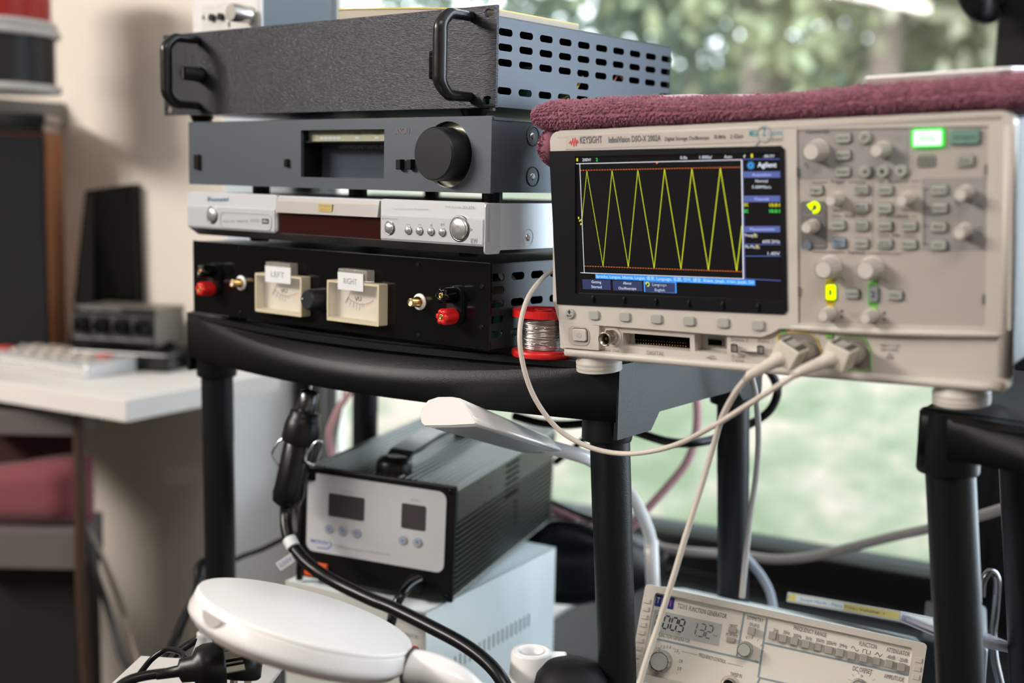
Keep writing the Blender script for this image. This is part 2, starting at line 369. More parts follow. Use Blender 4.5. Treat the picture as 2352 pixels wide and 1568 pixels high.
# ------------------------------------------------------------------ shelving units
def shelf_unit(label, posts, top_z, ext, bow, lip, M, w_, d_, low=None):
    """M = frame at the front left post centre on the shelf top; posts as photo-measured base points"""
    T = thing('shelving_unit', label, 'shelving unit', M)
    e = ext
    n = 24; front = []
    for i in range(n+1):
        u = i/n; x = -e+u*(w_+2*e); front.append((x, -e-bow*math.sin(math.pi*u)**1.0))
    # tray rim: outer lip following the bow, straight well behind it
    out = front+[(w_+e, d_+e), (-e, d_+e)]
    mb = MB().prism(out, 0, -.006, axis='z')
    mb.build('shelf_top', black_pl, T)
    mb = MB(); rows = []
    def fr(u, off, z):
        x = -e+u*(w_+2*e); y = -e-bow*math.sin(math.pi*u)+off; return (x, y, z)
    # front lip with a scooped recess in the middle
    prof = lambda u: [(0.012, .001), (0.004+.010*sc(u), .001-.010*sc(u)), (0.004*sc(u), -.004-.020*sc(u)), (0.0, -.012-.020*sc(u)), (0.0, -lip), (.004, -lip), (.004, -.01)]
    sc = lambda u: max(0, math.sin(math.pi*min(1,max(0,(u-.06)/.88))))**.6
    K = 7
    for i in range(n*2+1):
        u = i/(n*2)
        for off, z in prof(u): rows.append(fr(u, off, z))
    fs = []
    for i in range(n*2):
        for k in range(K-1): a = i*K+k; fs.append((a, a+1, a+K+1, a+K))
    mb.add(rows, fs, True); mb.build('front_lip', black_pl, T)
    for nm, x in (('side_lip',-e),('side_lip',w_+e)):
        # the side lip is deep at the corners and arches up between them
        a, b = -e, d_+e
        poly = [(a,0),(b,0),(b,-lip*1.25),(b-.045,-lip*1.25),(b-.06,-lip),(a+.075,-lip),(a+.06,-lip*1.3),(a,-lip*1.3)]
        mb = MB().prism(poly, x-.002, x+.002, axis='x'); mb.build(nm, black_pl, T)
    MB().box(-e,w_+e,d_+e-.004,d_+e,-lip,0).build('back_lip', black_pl, T)
    for (x, y) in ((0,0),(w_,0),(0,d_),(w_,d_)):
        s_ = Matrix.Translation((x,y,0)); mb = MB().lathe([(.0225,-.001),(.0232,-lip*1.38),(.0225,-lip*1.42),(.0195,-lip*1.44)], 24, s_); mb.build('corner_socket', black_pl, T)
    Mi = M.inverted()
    if low is not None:
        def lv(p0, p1): a, b = Mi @ p0, Mi @ p1; return a+(b-a)*((a.z-low)/(a.z-b.z))
        c = [lv(*p[:2]) for p in posts]; q = .0225
        lo_ = [(c[1].x-q,c[1].y-q),(c[0].x+q,c[0].y-q),(c[2].x+q,c[2].y+q),(c[3].x-q,c[3].y+q)]
        MB().prism(lo_, low, low-.045, axis='z').build('lower_shelf', black_pl, T)
    for p0, p1, r0, r1 in posts:
        a, b = Mi @ p0, Mi @ p1; MB().cyl(a, a+(b-a)*.12, r0*1.0, r0).cyl(a+(b-a)*.12, b, r0*.98, r1, 28).build('post', black_pl, T)
    return T
SZ = CH-.160
YS = 36
FR = Vector((.0887,1.11,SZ)); W1 = .534; D1 = .254
M1 = Matrix.Translation(FR) @ Matrix.Rotation(R(-YS),4,'Z') @ Matrix.Translation((-W1,0,0))
def pc(x, y, z=0): return M1 @ Vector((x,y,z))
def down_to(top, px, py, bot=.0):
    """lower end of a post: through a photo pixel at the depth of the post, carried on to the floor"""
    q = at(px, py, top.y); d = (q-top); return top+d*((top.z-bot)/(top.z-q.z))
ps = []
for (x, y, px, py, r0) in ((W1,0,1416,1500,.0185),(0,0,506,1290,.0185),(W1,D1,1684,1330,.0175),(0,D1,838,1020,.0175)):
    top = pc(x,y,-.03); ps.append((top, down_to(top,px,py), r0, r0*.97))
shelf_unit('black plastic shelving unit under the equipment stack, with round posts', ps, SZ, .0225, .045, .052, M1, W1, D1, low=(CH-.600)-SZ)
# right hand unit
F2 = Vector((.335,.925,CH-.166)); M2 = Matrix.Translation(F2) @ Matrix.Rotation(R(-33.4),4,'Z')
ps = []
for (x, y, px, py, r0) in ((0,0,2203,1500,.0185),(.50,0,0,0,.0185),(0,.24,2362,1500,.0185),(.50,.24,0,0,.0185)):
    top = M2 @ Vector((x,y,-.03)); ps.append((top, down_to(top,px,py) if px else Vector((top.x+.03,top.y,0)), r0, r0*.97))
shelf_unit('black plastic shelving unit whose post carries the right foot of the oscilloscope', ps, SZ, .0175, .04, .034, M2, .50, .24)

# ------------------------------------------------------------------ equipment stack
def px1(x, y): return (340+x/3.5636, y/3.5636)
def px2(x, y): return (960+x/3.5636, y/3.5636)
def px3(x, y): return (440+x/2.8, 250+y/2.8)
def px6(x, y): return (440+x/2.7349, 400+y/2.7349)
def px4(x, y): return (430+x/2.7034, 560+y/2.7034)
def slot(cx, cz, w_, h_): return rr(cx-w_/2, cx+w_/2, cz-h_/2, cz+h_/2, h_/2-.00001, 4)
def screw(parent, M, r=.0022, m_=chrome, nm='screw'):
    mb = MB().lathe([(r,0),(r,.0006),(r*.6,.0014)], 14, M); mb.box(-r*.65,r*.65,-r*.12,r*.12,.0012,.00155, M=M).box(-r*.12,r*.12,-r*.65,r*.65,.0012,.00155, M=M)
    return mb.build(nm, m_, parent)
TOY = Matrix.Rotation(R(90),4,'X')          # local z of a turned part -> towards the viewer (-y)
def front(x, z, y=0): return Matrix.Translation((x,y,z)) @ TOY
def side(y, z, x): return Matrix.Translation((x,y,z)) @ Matrix.Rotation(R(90),4,'Y')

# --- rack amplifier, top of the stack
MA = frameR((-.0192,-.0625,1.1048), 38.8, .4826); T = thing('rack_amplifier', 'black brushed rack amplifier with two carrying handles and slotted side, topmost in the stack', 'amplifier', MA)
W, H_, DA = .4826, .088, .289
hl = [slot(.0082, .0065, .011, .0075), slot(.0082, .0815, .011, .0075), slot(W-.0095, .0065, .010, .0075), slot(W-.0095, .0815, .010, .0075)]
MB().plate([(0,0),(W,0),(W,H_),(0,H_)], hl, 0, .003).build('front_panel', brushed, T)
rows = [hit(MA, *px2(718,y), 0, W-.002) for y in (265,390,515,630,745)]
cols = [hit(MA, *px2(x,y), 0, W-.002).y for x,y in ((718,265),(890,291),(1052,320),(1210,346),(1360,372),(1507,397),(1645,421),(1780,444),(1908,465),(2032,487))]
dy = (cols[-1]-cols[0])/9; cols = [cols[0]+dy*i for i in range(10)]; zs = [r.z for r in rows]
sl = [slot(c, z, dy*.66, (zs[0]-zs[2])*.24) for i, c in enumerate(cols) for k, z in enumerate(zs) if k != 3 or i in (4,9)]
x1 = W-.002
MB().plate([(.003,.0008),(DA,.0008),(DA,.078),(.003,.078)], sl, x1-.0012, x1, axis='x').build('side_panel', chassis, T)
MB().box(.04,x1-.0012,.003,DA,.0008,.002).build('bottom_panel', black_sat, T)
MB().box(.04,x1,.003,DA,.078,.0792).build('top_cover', black_sat, T)
MB().box(.04,.0412,.003,DA,.002,.078).box(.0412,x1-.0012,DA-.002,DA,.002,.078).build('back_panel', black_sat, T)
MB().box(.06,x1-.03,.03,DA-.03,.004,.010).cyl((x1-.05,.11,.01),(x1-.05,.11,.045),.012).cyl((x1-.04,.16,.01),(x1-.04,.16,.03),.008).build('circuit_board', mat('circuit', (.05,.16,.12), .4), T)
for k, (c, y) in enumerate((((.7,.5,.05),.13),((.05,.12,.5),.06),((.5,.5,.48),.09),((.5,.12,.05),.2))):
    MB().tube([(x1-.012,y-.02,.012),(x1-.006,y,.025+.006*k),(x1-.02,y+.03,.04)], .0012, 6, 5).build('wire', mat('wire_%d'%k, c, .4), T)
for xh in (hit(MA,*px2(585,450),1,0).x-.0, .030):
    pass
def handle(x):
    z0, z1, o = .0095, .0795, -.040
    r_ = .0048
    P = [(x,0,z0),(x,-.020,z0-.000),(x,-.030,z0+.001),(x,o,z0+.010),(x,o-.001,z0+.020),(x,o-.001,(z0+z1)/2),(x,o-.001,z1-.020),(x,o,z1-.010),(x,-.030,z1-.001),(x,-.020,z1),(x,0,z1)]
    return MB().tube(P, r_, 14, 5, radii=[.0043,.0046,.0052,.0061,.0064,.0064,.0064,.0061,.0052,.0046,.0043]).build('handle', mat('handle_black', (.010,.010,.011), .28), T)
hx = face(MA, *px2(180,450), -.041)[0]; handle(hx)
hx = face(MA, *px1(150,590), -.041)[0]; handle(hx)
cx, cz = face(MA, *px1(285,598), -.024)
k_ = MB().lathe([(.0085,0),(.0085,.004),(.0078,.005),(.0074,.023),(.0066,.024)], 28, front(cx,cz)).build('knob', black_sat, T)
MB().box(cx-.0004,cx+.0004,-.0244,-.0239,cz-.006,cz+.006).build('pointer_line', ink_grey, k_)
cx, cz = face(MA, *px2(160,530), 0)
MB().box(cx-.009,cx+.009,-.002,0,cz-.0125,cz+.0125,.0015).box(cx-.006,cx+.006,-.0045,-.001,cz-.008,cz+.008,.0012).build('power_rocker', black_gl, T)
for x, y in ((.028,.03),(W-.05,.03),(.07,DA-.03),(W-.05,DA-.03)):
    MB().lathe([(.0135,.0012),(.0125,-.002),(.010,-.0068)], 20, Matrix.Translation((x,y,0))).build('foot', black_rub, T)
for y in (.02,.15,.27): MB().box(x1-.02,x1-.016,y-.002,y+.002,-.0015,.0008).build('underside_screw', chrome, T)

# --- tuner
WB, HB = .440, .0674
MBt = frameR((-.0218,.0127,1.0935), 39.76, WB); T = thing('radio_tuner', 'charcoal grey radio tuner with large round tuning knob and sunken display', 'tuner', MBt)
f = lambda x, y, d=0: face(MBt, *px3(x,y), d)
wa, wb, wc, wd = f(703,135), f(1238,132), f(1238,450), f(703,437)
win = [(wd[0],(wd[1]+wc[1])/2),((wb[0]+wc[0])/2,(wd[1]+wc[1])/2),((wb[0]+wc[0])/2,(wa[1]+wb[1])/2),(wa[0],(wa[1]+wb[1])/2)]
kx, kz = f(1660,293,0); kx = f(1640,292)[0]+.001
kh = circ(kx, kz, .0295, 40)
MB().plate([(0,0),(WB,0),(WB,HB),(0,HB)], [win, kh], 0, .004).build('front_panel', tunerm, T)
x0, x1, z0, z1 = win[0][0], win[1][0], win[0][1], win[2][1]
zm = z1-(z1-z0)*.235
MB().box(x0,x1,.010,.012,zm,z1+.002).build('indicator_strip', mat('strip_olive', (.36,.36,.26), .4, metal=.4), T)
MB().box(x0-.002,x1+.002,.004,.030,zm-.0012,zm).box(x0-.002,x0,.004,.030,z0,z1).box(x1,x1+.002,.004,.03,z0,z1).box(x0,x1,.004,.030,z0-.001,z0).box(x0,x1,.004,.012,z1,z1+.001).build('display_well', black_sat, T)
MB().box(x0,x1,.028,.030,z0,zm).build('display_glass', mat('display_glass', (.06,.075,.10), .15), T)
mb = MB(); mb.text('AM/FM FREQUENCY DIGITAL DISPLAY', (x0+(x1-x0)*.22, z0+(zm-z0)*.82), (x0+(x1-x0)*.84, z0+(zm-z0)*.82), .0279)
for i in range(5): mb.poly(slot(x0+(x1-x0)*(.17+.052*i), z1-.0075, .006,.0022), .0098)
mb.poly(slot(x0+(x1-x0)*.60, z1-.0075, .006,.002), .0098); mb.poly(slot(x0+(x1-x0)*.83, z1-.0075, .006,.002), .0098)
mb.build('display_lettering', mat('pale_blue_print',(.5,.58,.6),.4), T)
mb = MB().text('TUNED', (x0+(x1-x0)*.56, z1-.0045), (x0+(x1-x0)*.65, z1-.0045), .0098).text('STEREO', (x0+(x1-x0)*.78, z1-.0045), (x0+(x1-x0)*.89, z1-.0045), .0098)
mb.text('AKAI', f(1306,167), f(1403,165), -.0003, .0062, True).build('lettering', mat('tuner_print', (.13,.11,.11), .5), T)
MB().lathe([(.0300,.012),(.0300,.010)], 40, front(kx,kz,.020)).lathe([(.0296,-.012),(.0275,-.010)], 40, front(kx,kz,0), cap=False).build('knob_dish', mat('knob_dish', (.42,.42,.36), .25, metal=.8), T)
MB().lathe([(.0240,-.008),(.0240,.017),(.0232,.0185),(.0225,.019)], 48, front(kx,kz)).build('tuning_knob', mat('knob_black', (.010,.011,.013), .38, spec=.4), T)
for (xa, ya, w_, h_, d_) in ((45,340,.0085,.0165,.004),(620,348,.005,.0085,.004)):
    cx, cz = f(xa,ya); MB().box(cx-w_/2,cx+w_/2,-d_,0,cz-h_/2,cz+h_/2,.0012).build('push_button', black_sat, T)
for xa in (1322,1390):
    cx, cz = f(xa,357,-.005); MB().box(cx-.0012,cx+.0048,-.006,0,cz-.0048,cz+.0048,.0006).build('push_button', black_sat, T)
MB().box(WB-.0012,WB,.004,.28,.001,HB-.003).box(.012,WB,.006,.28,HB-.004,HB-.003).box(.012,.0132,.006,.28,.001,HB-.004).build('case', tunerm2 if 0 else mat('tuner_side', (.070,.088,.108), .38, metal=.35, bump=.1, bscale=1500), T)
MB().box(.012,WB-.002,.006,.28,.001,.002).box(.0132,WB-.002,.278,.28,.002,HB-.004).build('base_plate', black_sat, T)
MB().box(WB-.001,WB+.0008,.002,.030,HB-.0035,HB-.0010).build('top_bracket', tunerm, T)
for (xa, ya) in ((2195,435),(2195,175)):
    h = hit(MBt, *px3(xa,ya), 0, WB)
    MB().lathe([(.0085,.0004),(.0080,-.0002),(.0048,-.0024),(.0005,-.0026)], 26, side(h.y,h.z,WB), cap=False).lathe([(.0086,.0002),(.0092,.0006),(.0086,.0008)],26,side(h.y,h.z,WB),cap=False).build('screw_dimple', mat('tuner_side', (0,0,0)), T)
    screw(T, side(h.y,h.z,WB-.0006), .0036)
for (x, y) in ((.075,.04),(.228,.04),(WB-.028,.035),(.16,.22),(WB-.05,.24)):
    MB().lathe([(.0095,.001),(.0095,-.0095)], 20, Matrix.Translation((x,y,0))).build('foot', black_rub, T)

# --- silver disc player
MC0 = Matrix.Identity(4)
C_yaw, C_z = 38.6, 1.104
WC, HC = .4225, .0555
# lower right front corner seen at (1123.8,587.2)
pR = at(1113.5,587.0,1.086); MC = Matrix.Translation(pR) @ Matrix.Rotation(R(-38.6),4,'Z') @ Matrix.Translation((-WC,0,0))
T = thing('disc_player', 'silver disc player with round buttons, between the grey tuner and the black meter amplifier', 'disc player', MC)
f = lambda x, y, d=0: face(MC, *px6(x,y), d)
zl = f(1835,455)[1]; zt = f(1848,178)[1]; zmid = f(1840,290)[1]
HC = zt
# silver front: two halves beside the drawer opening, lower dark chin slants back
xa0, xa1 = f(535,250)[0], f(1185,290)[0]
for nm, a, b in (('front_panel',0,xa0),('front_panel',xa1,WC)):
    MB().prism(rr(a,b,zl,HC,.004), 0, .006, bev=.0008).build(nm, silver, T)
    MB().prism([(.0,zmid+.0012),(-.0012,zmid),(-.0012,zl+.002),(0,zl)], a+.002, b-.002, axis='x').build('lower_facia', mat('silver_facia', (.60,.61,.64), .35, metal=.35), T)
MB().prism([(0,zl),(.006,zl),(.02,.0),(.012,0)], .003, WC-.003, axis='x').build('chin', mat('chin_grey', (.05,.05,.055), .4), T)
zd = f(860,255)[1]; zd2 = f(860,395)[1]
MB().prism([(0,HC-.002),(-.001,HC-.006),(-.003,zd),(.001,zd),(.004,HC-.002)], xa0+.001, xa1-.001, axis='x').build('drawer_front', mat('drawer_grey', (.30,.28,.265), .45, metal=.1), T)
MB().box(xa0,xa1,.0025,.006,zl-.001,zd).build('display_window', mat('display_dark_red', (.030,.006,.006), .08), T)
a, b = f(800,233,-.002), f(885,190,-.002)
MB().box(a[0],b[0],-.0032,-.0006,a[1],b[1]).build('gold_badge', mat('badge_gold', (.52,.40,.14), .4), T)
MB().text('DVD', (a[0]+.002,a[1]+.0045), (b[0]-.002,a[1]+.0045), -.0034, .002).text('VIDEO', (a[0]+.003,a[1]+.0015), (b[0]-.003,a[1]+.0015), -.0034, .0012).build('badge_lettering', mat('badge_ink', (.36,.25,.08), .5), T)
MB().text('Pioneer', f(105,170), f(240,168), -.0010, .0048, True).build('maker_lettering', mat('maker_blue', (.10,.22,.36), .4), T)
mb = MB().text('DVD PLAYER', f(1600,210), f(1697,215), -.001, .0016).text('DV-373', f(1708,216), f(1778,220), -.001, .0026)
mb.text('OPEN/CLOSE', f(1218,282), f(1300,287), -.0015, .0014).text('RW', f(1760,432), f(1803,435), -.0015, .0044, True).text('COMPATIBLE', f(1760,442), f(1803,445), -.0015, .0010)
for q, g_ in ((1370,'<<'),(1441,'>>'),(1583,'II')): mb.text(g_, f(q-11,321), f(q+11,322), -.0015, .0018, True)
cx, cz = f(1512,320); mb.poly([(cx-.0012,cz-.001),(cx+.0012,cz-.001),(cx+.0012,cz+.001),(cx-.0012,cz+.001)], -.0015)
cx, cz = f(1765,347); mb.poly([(cx-.0015,cz-.0016),(cx+.0018,cz),(cx-.0015,cz+.0016)], -.0015)
cx, cz = f(1208,279); mb.poly([(cx-.0012,cz-.0004),(cx+.0012,cz-.0004),(cx,cz+.0014)], -.0015)
mb.text('AUDIO MP3', f(205,300), f(278,301), -.0015, .0018).text('VideoCD', f(292,300), f(360,302), -.0015, .0024, True).text('SVCD', f(378,298), f(432,300), -.0015, .003).build('lettering', ink_grey, T)
a, b = f(450,310), f(490,280); MB().box(a[0],b[0],-.0016,-.001,a[1],b[1]).build('sound_badge', ink, T)
MB().text('dts', (a[0]+.001,a[1]+.0015), (b[0]-.001,a[1]+.0015), -.0018, .003, True).build('badge_lettering', silver, T)
c0, c1 = f(187,335), f(510,252); o_ = rr(c0[0],c1[0],c0[1],c1[1],.006); i_ = rr(c0[0]+.0006,c1[0]-.0006,c0[1]+.0006,c1[1]-.0006,.0055)
MB().plate(o_, [i_], -.0018, -.001).build('badge_outline', mat('silver_line',(.4,.4,.43),.35), T)
MB().text('Dual PureCinema Progressive', f(1262,222), f(1490,226), -.0006, .0022).build('script_lettering', mat('pale_line', (.52,.50,.50), .5), T)
def rbtn(xa, ya, ro, ri, nm):
    cx, cz = f(xa,ya); r_ = MB().lathe([(ro,.0),(ro,.0016),(ro*.86,.0019),(ro*.84,.0006),(ro*.5,.0004)], 32, front(cx,cz), cap=False)
    rim = r_.build(nm+'_rim', mat('dark_chrome', (.25,.25,.26), .25, metal=.9), T)
    return MB().lathe([(ri,.0),(ri,.0030),(ri*.8,.0038),(ri*.3,.0042)], 32, front(cx,cz)).build(nm, mat('button_silver', (.62,.61,.60), .28, metal=.8), T)
rbtn(136,257,.0095,.0076,'power_button'); rbtn(1251,337,.0068,.0052,'open_button'); rbtn(1690,342,.0118,.0098,'play_button')
for xa, ya in ((1370,351),(1440,355),(1511,359),(1583,363)): rbtn(xa,ya,.0042,.0036,'small_button')
DC = .27
MB().prism(rr(.0,.021,.001,HC-.001,.003), WC-.0015, WC, axis='x').build('side_cheek', mat('cheek_silver', (.55,.58,.63), .35, metal=.3), T)
MB().box(WC-.0022,WC-.001,.02,DC,.004,HC-.002).box(.003,WC-.001,.004,DC,HC-.002,HC-.0008).box(.001,.003,.006,DC,.004,HC-.002).build('case', silver_side, T)
MB().box(.003,WC-.0022,.02,DC,.001,.004).box(.003,WC-.0022,DC-.002,DC,.004,HC-.002).build('base_plate', black_sat, T)
h = hit(MC, *px6(2113,396), 0, WC-.001)
MB().lathe([(.0075,.0004),(.0070,.0),(.0045,-.0012),(.0005,-.0014)], 26, side(h.y,h.z,WC-.001), cap=False).build('screw_dimple', silver_side, T); screw(T, side(h.y,h.z,WC-.0012), .0034)
zf = (MBt @ Vector((0,0,0))).z
for (x, y) in ((.06,.05),(WC-.06,.05),(.06,.22),(WC-.06,.22)):
    MB().lathe([(.011,.001),(.010,-.0055)], 20, Matrix.Translation((x,y,0))).build('foot', black_rub, T)

# --- meter amplifier
WD, HD, DD = .4304, .0796, .262
MD = frameR((-.0207,.1543,1.1091), 38.52, WD); T = thing('meter_amplifier', 'glossy black amplifier with LEFT and RIGHT level meters and red terminals, on the shelf', 'amplifier', MD)
f = lambda x, y, d=0: face(MD, *px6(x,y), d)
MB().box(0,WD,0,.003,0,HD,.0005).build('front_panel', black_gl, T)
sp = lambda x, y: hit(MD, *px4(x,y), 0, WD)
r_z = [sp(1930,y).z for y in (208,287,372,468,560)]; c0 = sp(1930,208).y; c1 = sp(2055,195).y; dyy = c1-c0
sl = []
for i in range(12):
    for k in range(5):
        if k in (0,2,4) or i in (0,11) : sl.append(slot(c0+dyy*i, r_z[k], dyy*.66, .0072))
sl = [q for q in sl if max(p[0] for p in q) < DD-.006]
MB().plate([(.003,.001),(DD,.001),(DD,HD-.002),(.003,HD-.002)], sl, WD-.0015, WD-.0002, axis='x').build('side_panel', mat('amp_side', (.022,.027,.032), .35, metal=.4), T)
MB().box(.002,WD-.0002,.003,DD,HD-.002,HD-.0008).build('top_cover', black_sat, T)
MB().box(.002,WD-.0015,.003,DD,.0005,.002).box(.002,.003,.003,DD,.002,HD-.002).box(.003,WD-.0015,DD-.002,DD,.002,HD-.002).build('base', black_sat, T)
MB().cyl((WD-.045,.05,.035),(WD-.02,.05,.062),.011).build('inner_capacitor', cream, T)
MB().box(WD-.05,WD-.02,.02,.10,.006,.012).cyl((WD-.02,.035,.01),(WD-.02,.035,.04),.004).build('inner_board', mat('circuit',(0,0,0)), T)
for (x, y, m_) in ((303,468,black_sat),(1425,567,black_sat),(1425,1012,black_sat),(303,870,black_sat)): screw(T, front(*f(x,y)), .0026, m_)
for (x, y) in ((1825,705),(1822,960)): screw(T, front(*f(x,y)), .0026, black_sat)
def meter(tl, br, lab, la, lb, tabx, needle_px, vu, ticks, redt):
    P = .012; a = f(*tl,-P); b = f(*br,-P); x0, x1, z1, z0 = a[0], b[0], a[1], b[1]
    M_ = MB().plate(rr(x0,x1,z0,z1,.0012), [rr(x0+.0022,x1-.0022,z0+.0035,z1-.0022,.0006)], -P, 0); M_.box(x0+.001,x1-.001,-.001,0,z0+.001,z1-.001)
    o = M_.build('meter_housing', cream, T)
    MB().box(x0+.0022,x1-.0022,-.0016,-.001,z0+.0035,z1-.0022).build('scale_card', meter_face, o)
    MB().box(x0+.0022,x1-.0022,-P+.0002,-P+.0010,z0+.0035,z1-.0022).build('meter_window', mat('meter_window', (.9,.9,.88), .05, alpha=.07), o)
    ta = f(tabx[0][0],tabx[0][1],-P+.001); tb = f(tabx[1][0],tabx[1][1],-P+.001)
    MB().box(ta[0],tb[0],-P+.001,0,z1-.0002,ta[1],.001).build('clear_tab', mat('clear_tab', (.75,.72,.64), .1, trans=.5, alpha=.55), o)
    MB().box(ta[0]+.006,ta[0]+.0095,-.006,-.001,z1+.002,ta[1]-.002).build('coil', chrome, o)
    p0 = f(la[0],lb[1],-P-.0006); p1 = f(lb[0],la[1],-P-.0006)
    l_ = MB().box(p0[0],p1[0],-P-.0008,-P-.0003,p0[1],p1[1]).build('name_label', white_lab, o)
    h = p1[1]-p0[1]; MB().text(lab, (p0[0]+.24*(p1[0]-p0[0]),p0[1]+.36*h), (p1[0]-.24*(p1[0]-p0[0]),p0[1]+.36*h), -P-.0010, h*.34).build('label_lettering', ink_grey, o)
    q = lambda x, y: f(x,y,-.0018)
    mb = MB().text('VU', q(vu[0]-21,vu[1]+14), q(vu[0]+21,vu[1]+14), -.0018, .0042, True)
    px, pz = (x0+x1)/2, z0-.0; 
    # arc of the scale, curving down at both ends, with fan ticks
    cxm, czm = (x0+x1)/2+.001, z1+.010; R0 = (z1-z0)*.5+.012
    pts = [(cxm+R0*math.sin(t), czm-R0*math.cos(t)) for t in [R(-33+66*i/16) for i in range(17)]]
    for i in range(11): mb.line(pts[i],pts[i+1],.00035,-.0018)
    for i, t in enumerate((-33,-24,-16,-9,-2,4,8)):
        t = R(t); L_ = .0065 if i < 5 else .003; mb.line((cxm+R0*math.sin(t),czm-R0*math.cos(t)),(cxm+(R0+L_)*math.sin(t),czm-(R0+L_)*math.cos(t)),.00045,-.0018)
    t = R(-30); mb.line((cxm-.004,czm-.006),(cxm+(R0+.006)*math.sin(t)-.002,czm-(R0+.006)*math.cos(t)),.00045,-.0024)
    mb.build('scale_print', mat('scale_ink', (.05,.045,.04), .6), o)
    mb = MB()
    for i in range(11,16): mb.line(pts[i],pts[i+1],.0007,-.0018)
    for t in (14,18,22,26,30): t = R(t); mb.line((cxm+R0*math.sin(t),czm-R0*math.cos(t)),(cxm+(R0+.003)*math.sin(t),czm-(R0+.003)*math.cos(t)),.0002,-.0018)
    mb.build('red_zone', mat('red_zone', redt, .6), o)
meter((398,618),(690,897),'LEFT',(463,588),(622,675),((463,548),(618,640)),None,(582,730),None,(.62,.22,.18))
meter((850,662),(1175,957),'RIGHT',(919,627),(1078,722),((919,590),(1100,690)),None,(1047,782),None,(.66,.30,.12))
cx, cz = f(722,790,-.021); k_ = MB().lathe([(.0108,0),(.0108,.014),(.0098,.0195),(.0086,.021)], 20, front(cx,cz)).build('volume_knob', mat('knob_slate', (.015,.017,.022), .4), T)
MB().lathe([(.0008,0),(.0008,.0004)], 10, front(cx-.0062,cz+.001,-.0208)).build('pointer_dot', white_pl, k_)
for (x, y) in ((252,686),(1375,806)):
    cx, cz = f(x,y,-.013); o = MB().lathe([(.0078,0),(.0078,.0012),(.006,.0016)], 26, front(cx,cz)).build('socket_washer', white_pl, T)
    s_ = MB().lathe([(.0050,.001),(.0052,.004),(.0046,.0045),(.0046,.0065),(.0040,.0068),(.0040,.013),(.0026,.013),(.0026,.008)], 22, front(cx,cz), cap=False).build('phono_socket', gold, T)
    MB().lathe([(.0026,.0085),(.0026,.0122)], 16, front(cx,cz)).lathe([(.0008,.0122),(.0008,.0126)],8,front(cx,cz)).build('socket_insulator', white_pl, s_)
def post(x, y, m_, L_=.022):
    cx, cz = f(x,y,-L_)
    prof = []; n_ = 36; mb = MB()
    def ring(r_, h, deep): return [((r_-(deep if (i%6) in (2,3) else 0))*math.cos(2*math.pi*i/n_), (r_-(deep if (i%6) in (2,3) else 0))*math.sin(2*math.pi*i/n_), h) for i in range(n_)]
    R_ = [ring(.0062,.004,0), ring(.0076,.006,.0), ring(.0078,.009,.0016), ring(.0078,L_-.003,.0016), ring(.0072,L_-.0008,.0016), ring(.0058,L_,.0014), ring(.0026,L_,0), ring(.0026,L_-.006,0)]
    fs = [(j*n_+i, j*n_+(i+1)%n_, (j+1)*n_+(i+1)%n_, (j+1)*n_+i) for j in range(7) for i in range(n_)]
    mb.add([v for r0 in R_ for v in r0], fs, True, front(cx,cz)); o = mb.build('binding_post', m_, T)
    MB().lathe([(.0025,L_-.007),(.0025,L_+.0004),(.0017,L_+.0004),(.0017,L_-.007)], 18, front(cx,cz), cap=False).build('terminal', gold, o)
    MB().lathe([(.0035,0),(.0035,.005)], 18, front(cx,cz)).build('shank', black_pl, o); return cx, cz
for xa, ya, xb, yb in ((1565,763,1567,897),(50,610,48,722)):
    a = post(xa,ya,black_gl); b = post(xb,yb,red_pl)
    xm = (a[0]+b[0])/2; MB().prism(rr(xm-.0092,xm+.0092,min(a[1],b[1])-.0085,max(a[1],b[1])+.0085,.009,8), -.004, 0).build('terminal_plate', black_rub, T)
for (x, y) in ((.04,.03),(WD-.04,.03),(.04,.22),(WD-.04,.22)):
    MB().lathe([(.010,.001),(.010,-.0057)], 20, Matrix.Translation((x,y,0))).build('foot', black_rub, T)

# ------------------------------------------------------------------ oscilloscope
def c1(x, y): return (1260+x/3.4087, 240+y/3.4087)
def c2(x, y): return (1800+x/3.92, 240+y/3.92)
def c3(x, y): return (1800+x/3.92, 560+y/3.92)
def c4(x, y): return (1260+x/3.92, 640+y/3.92)
WS, HS, DS = .3806, .1952, .128
MS = frameR((.3477,.1411,.8505), 36.85, WS, -1.85, 5.0)
T = thing('oscilloscope', 'beige bench oscilloscope showing a yellow triangle wave on its screen', 'oscilloscope', MS); SC = T
q = lambda p, d=0: face(MS, p[0], p[1], d)
# recesses for the digital socket and the usb port
dg = [q(c4(668,485),.004), q(c4(1272,530),.004), q(c4(1275,655),.004), q(c4(672,600),.004)]
ub = [q(c4(1312,495),.004), q(c4(1605,515),.004), q(c4(1608,682),.004), q(c4(1318,652),.004)]
MB().plate(rr(.001,WS-.001,.001,HS-.02,.006), [dg,ub], .004, .010).plate(rr(.004,WS-.02,.004,HS-.02,.006), [dg,ub], .010, .020).build('socket_panel', scope_pl, T)
MB().prism(rr(.002,WS-.010,0.004,HS-.003,.009,6), .020, .024).build('bezel_ring', scope_pl, T)
MB().box(.006,WS-.014,.024,DS,.006,HS-.006,.004).build('rear_case', mat('case_grey', (.025,.025,.027), .6), T)
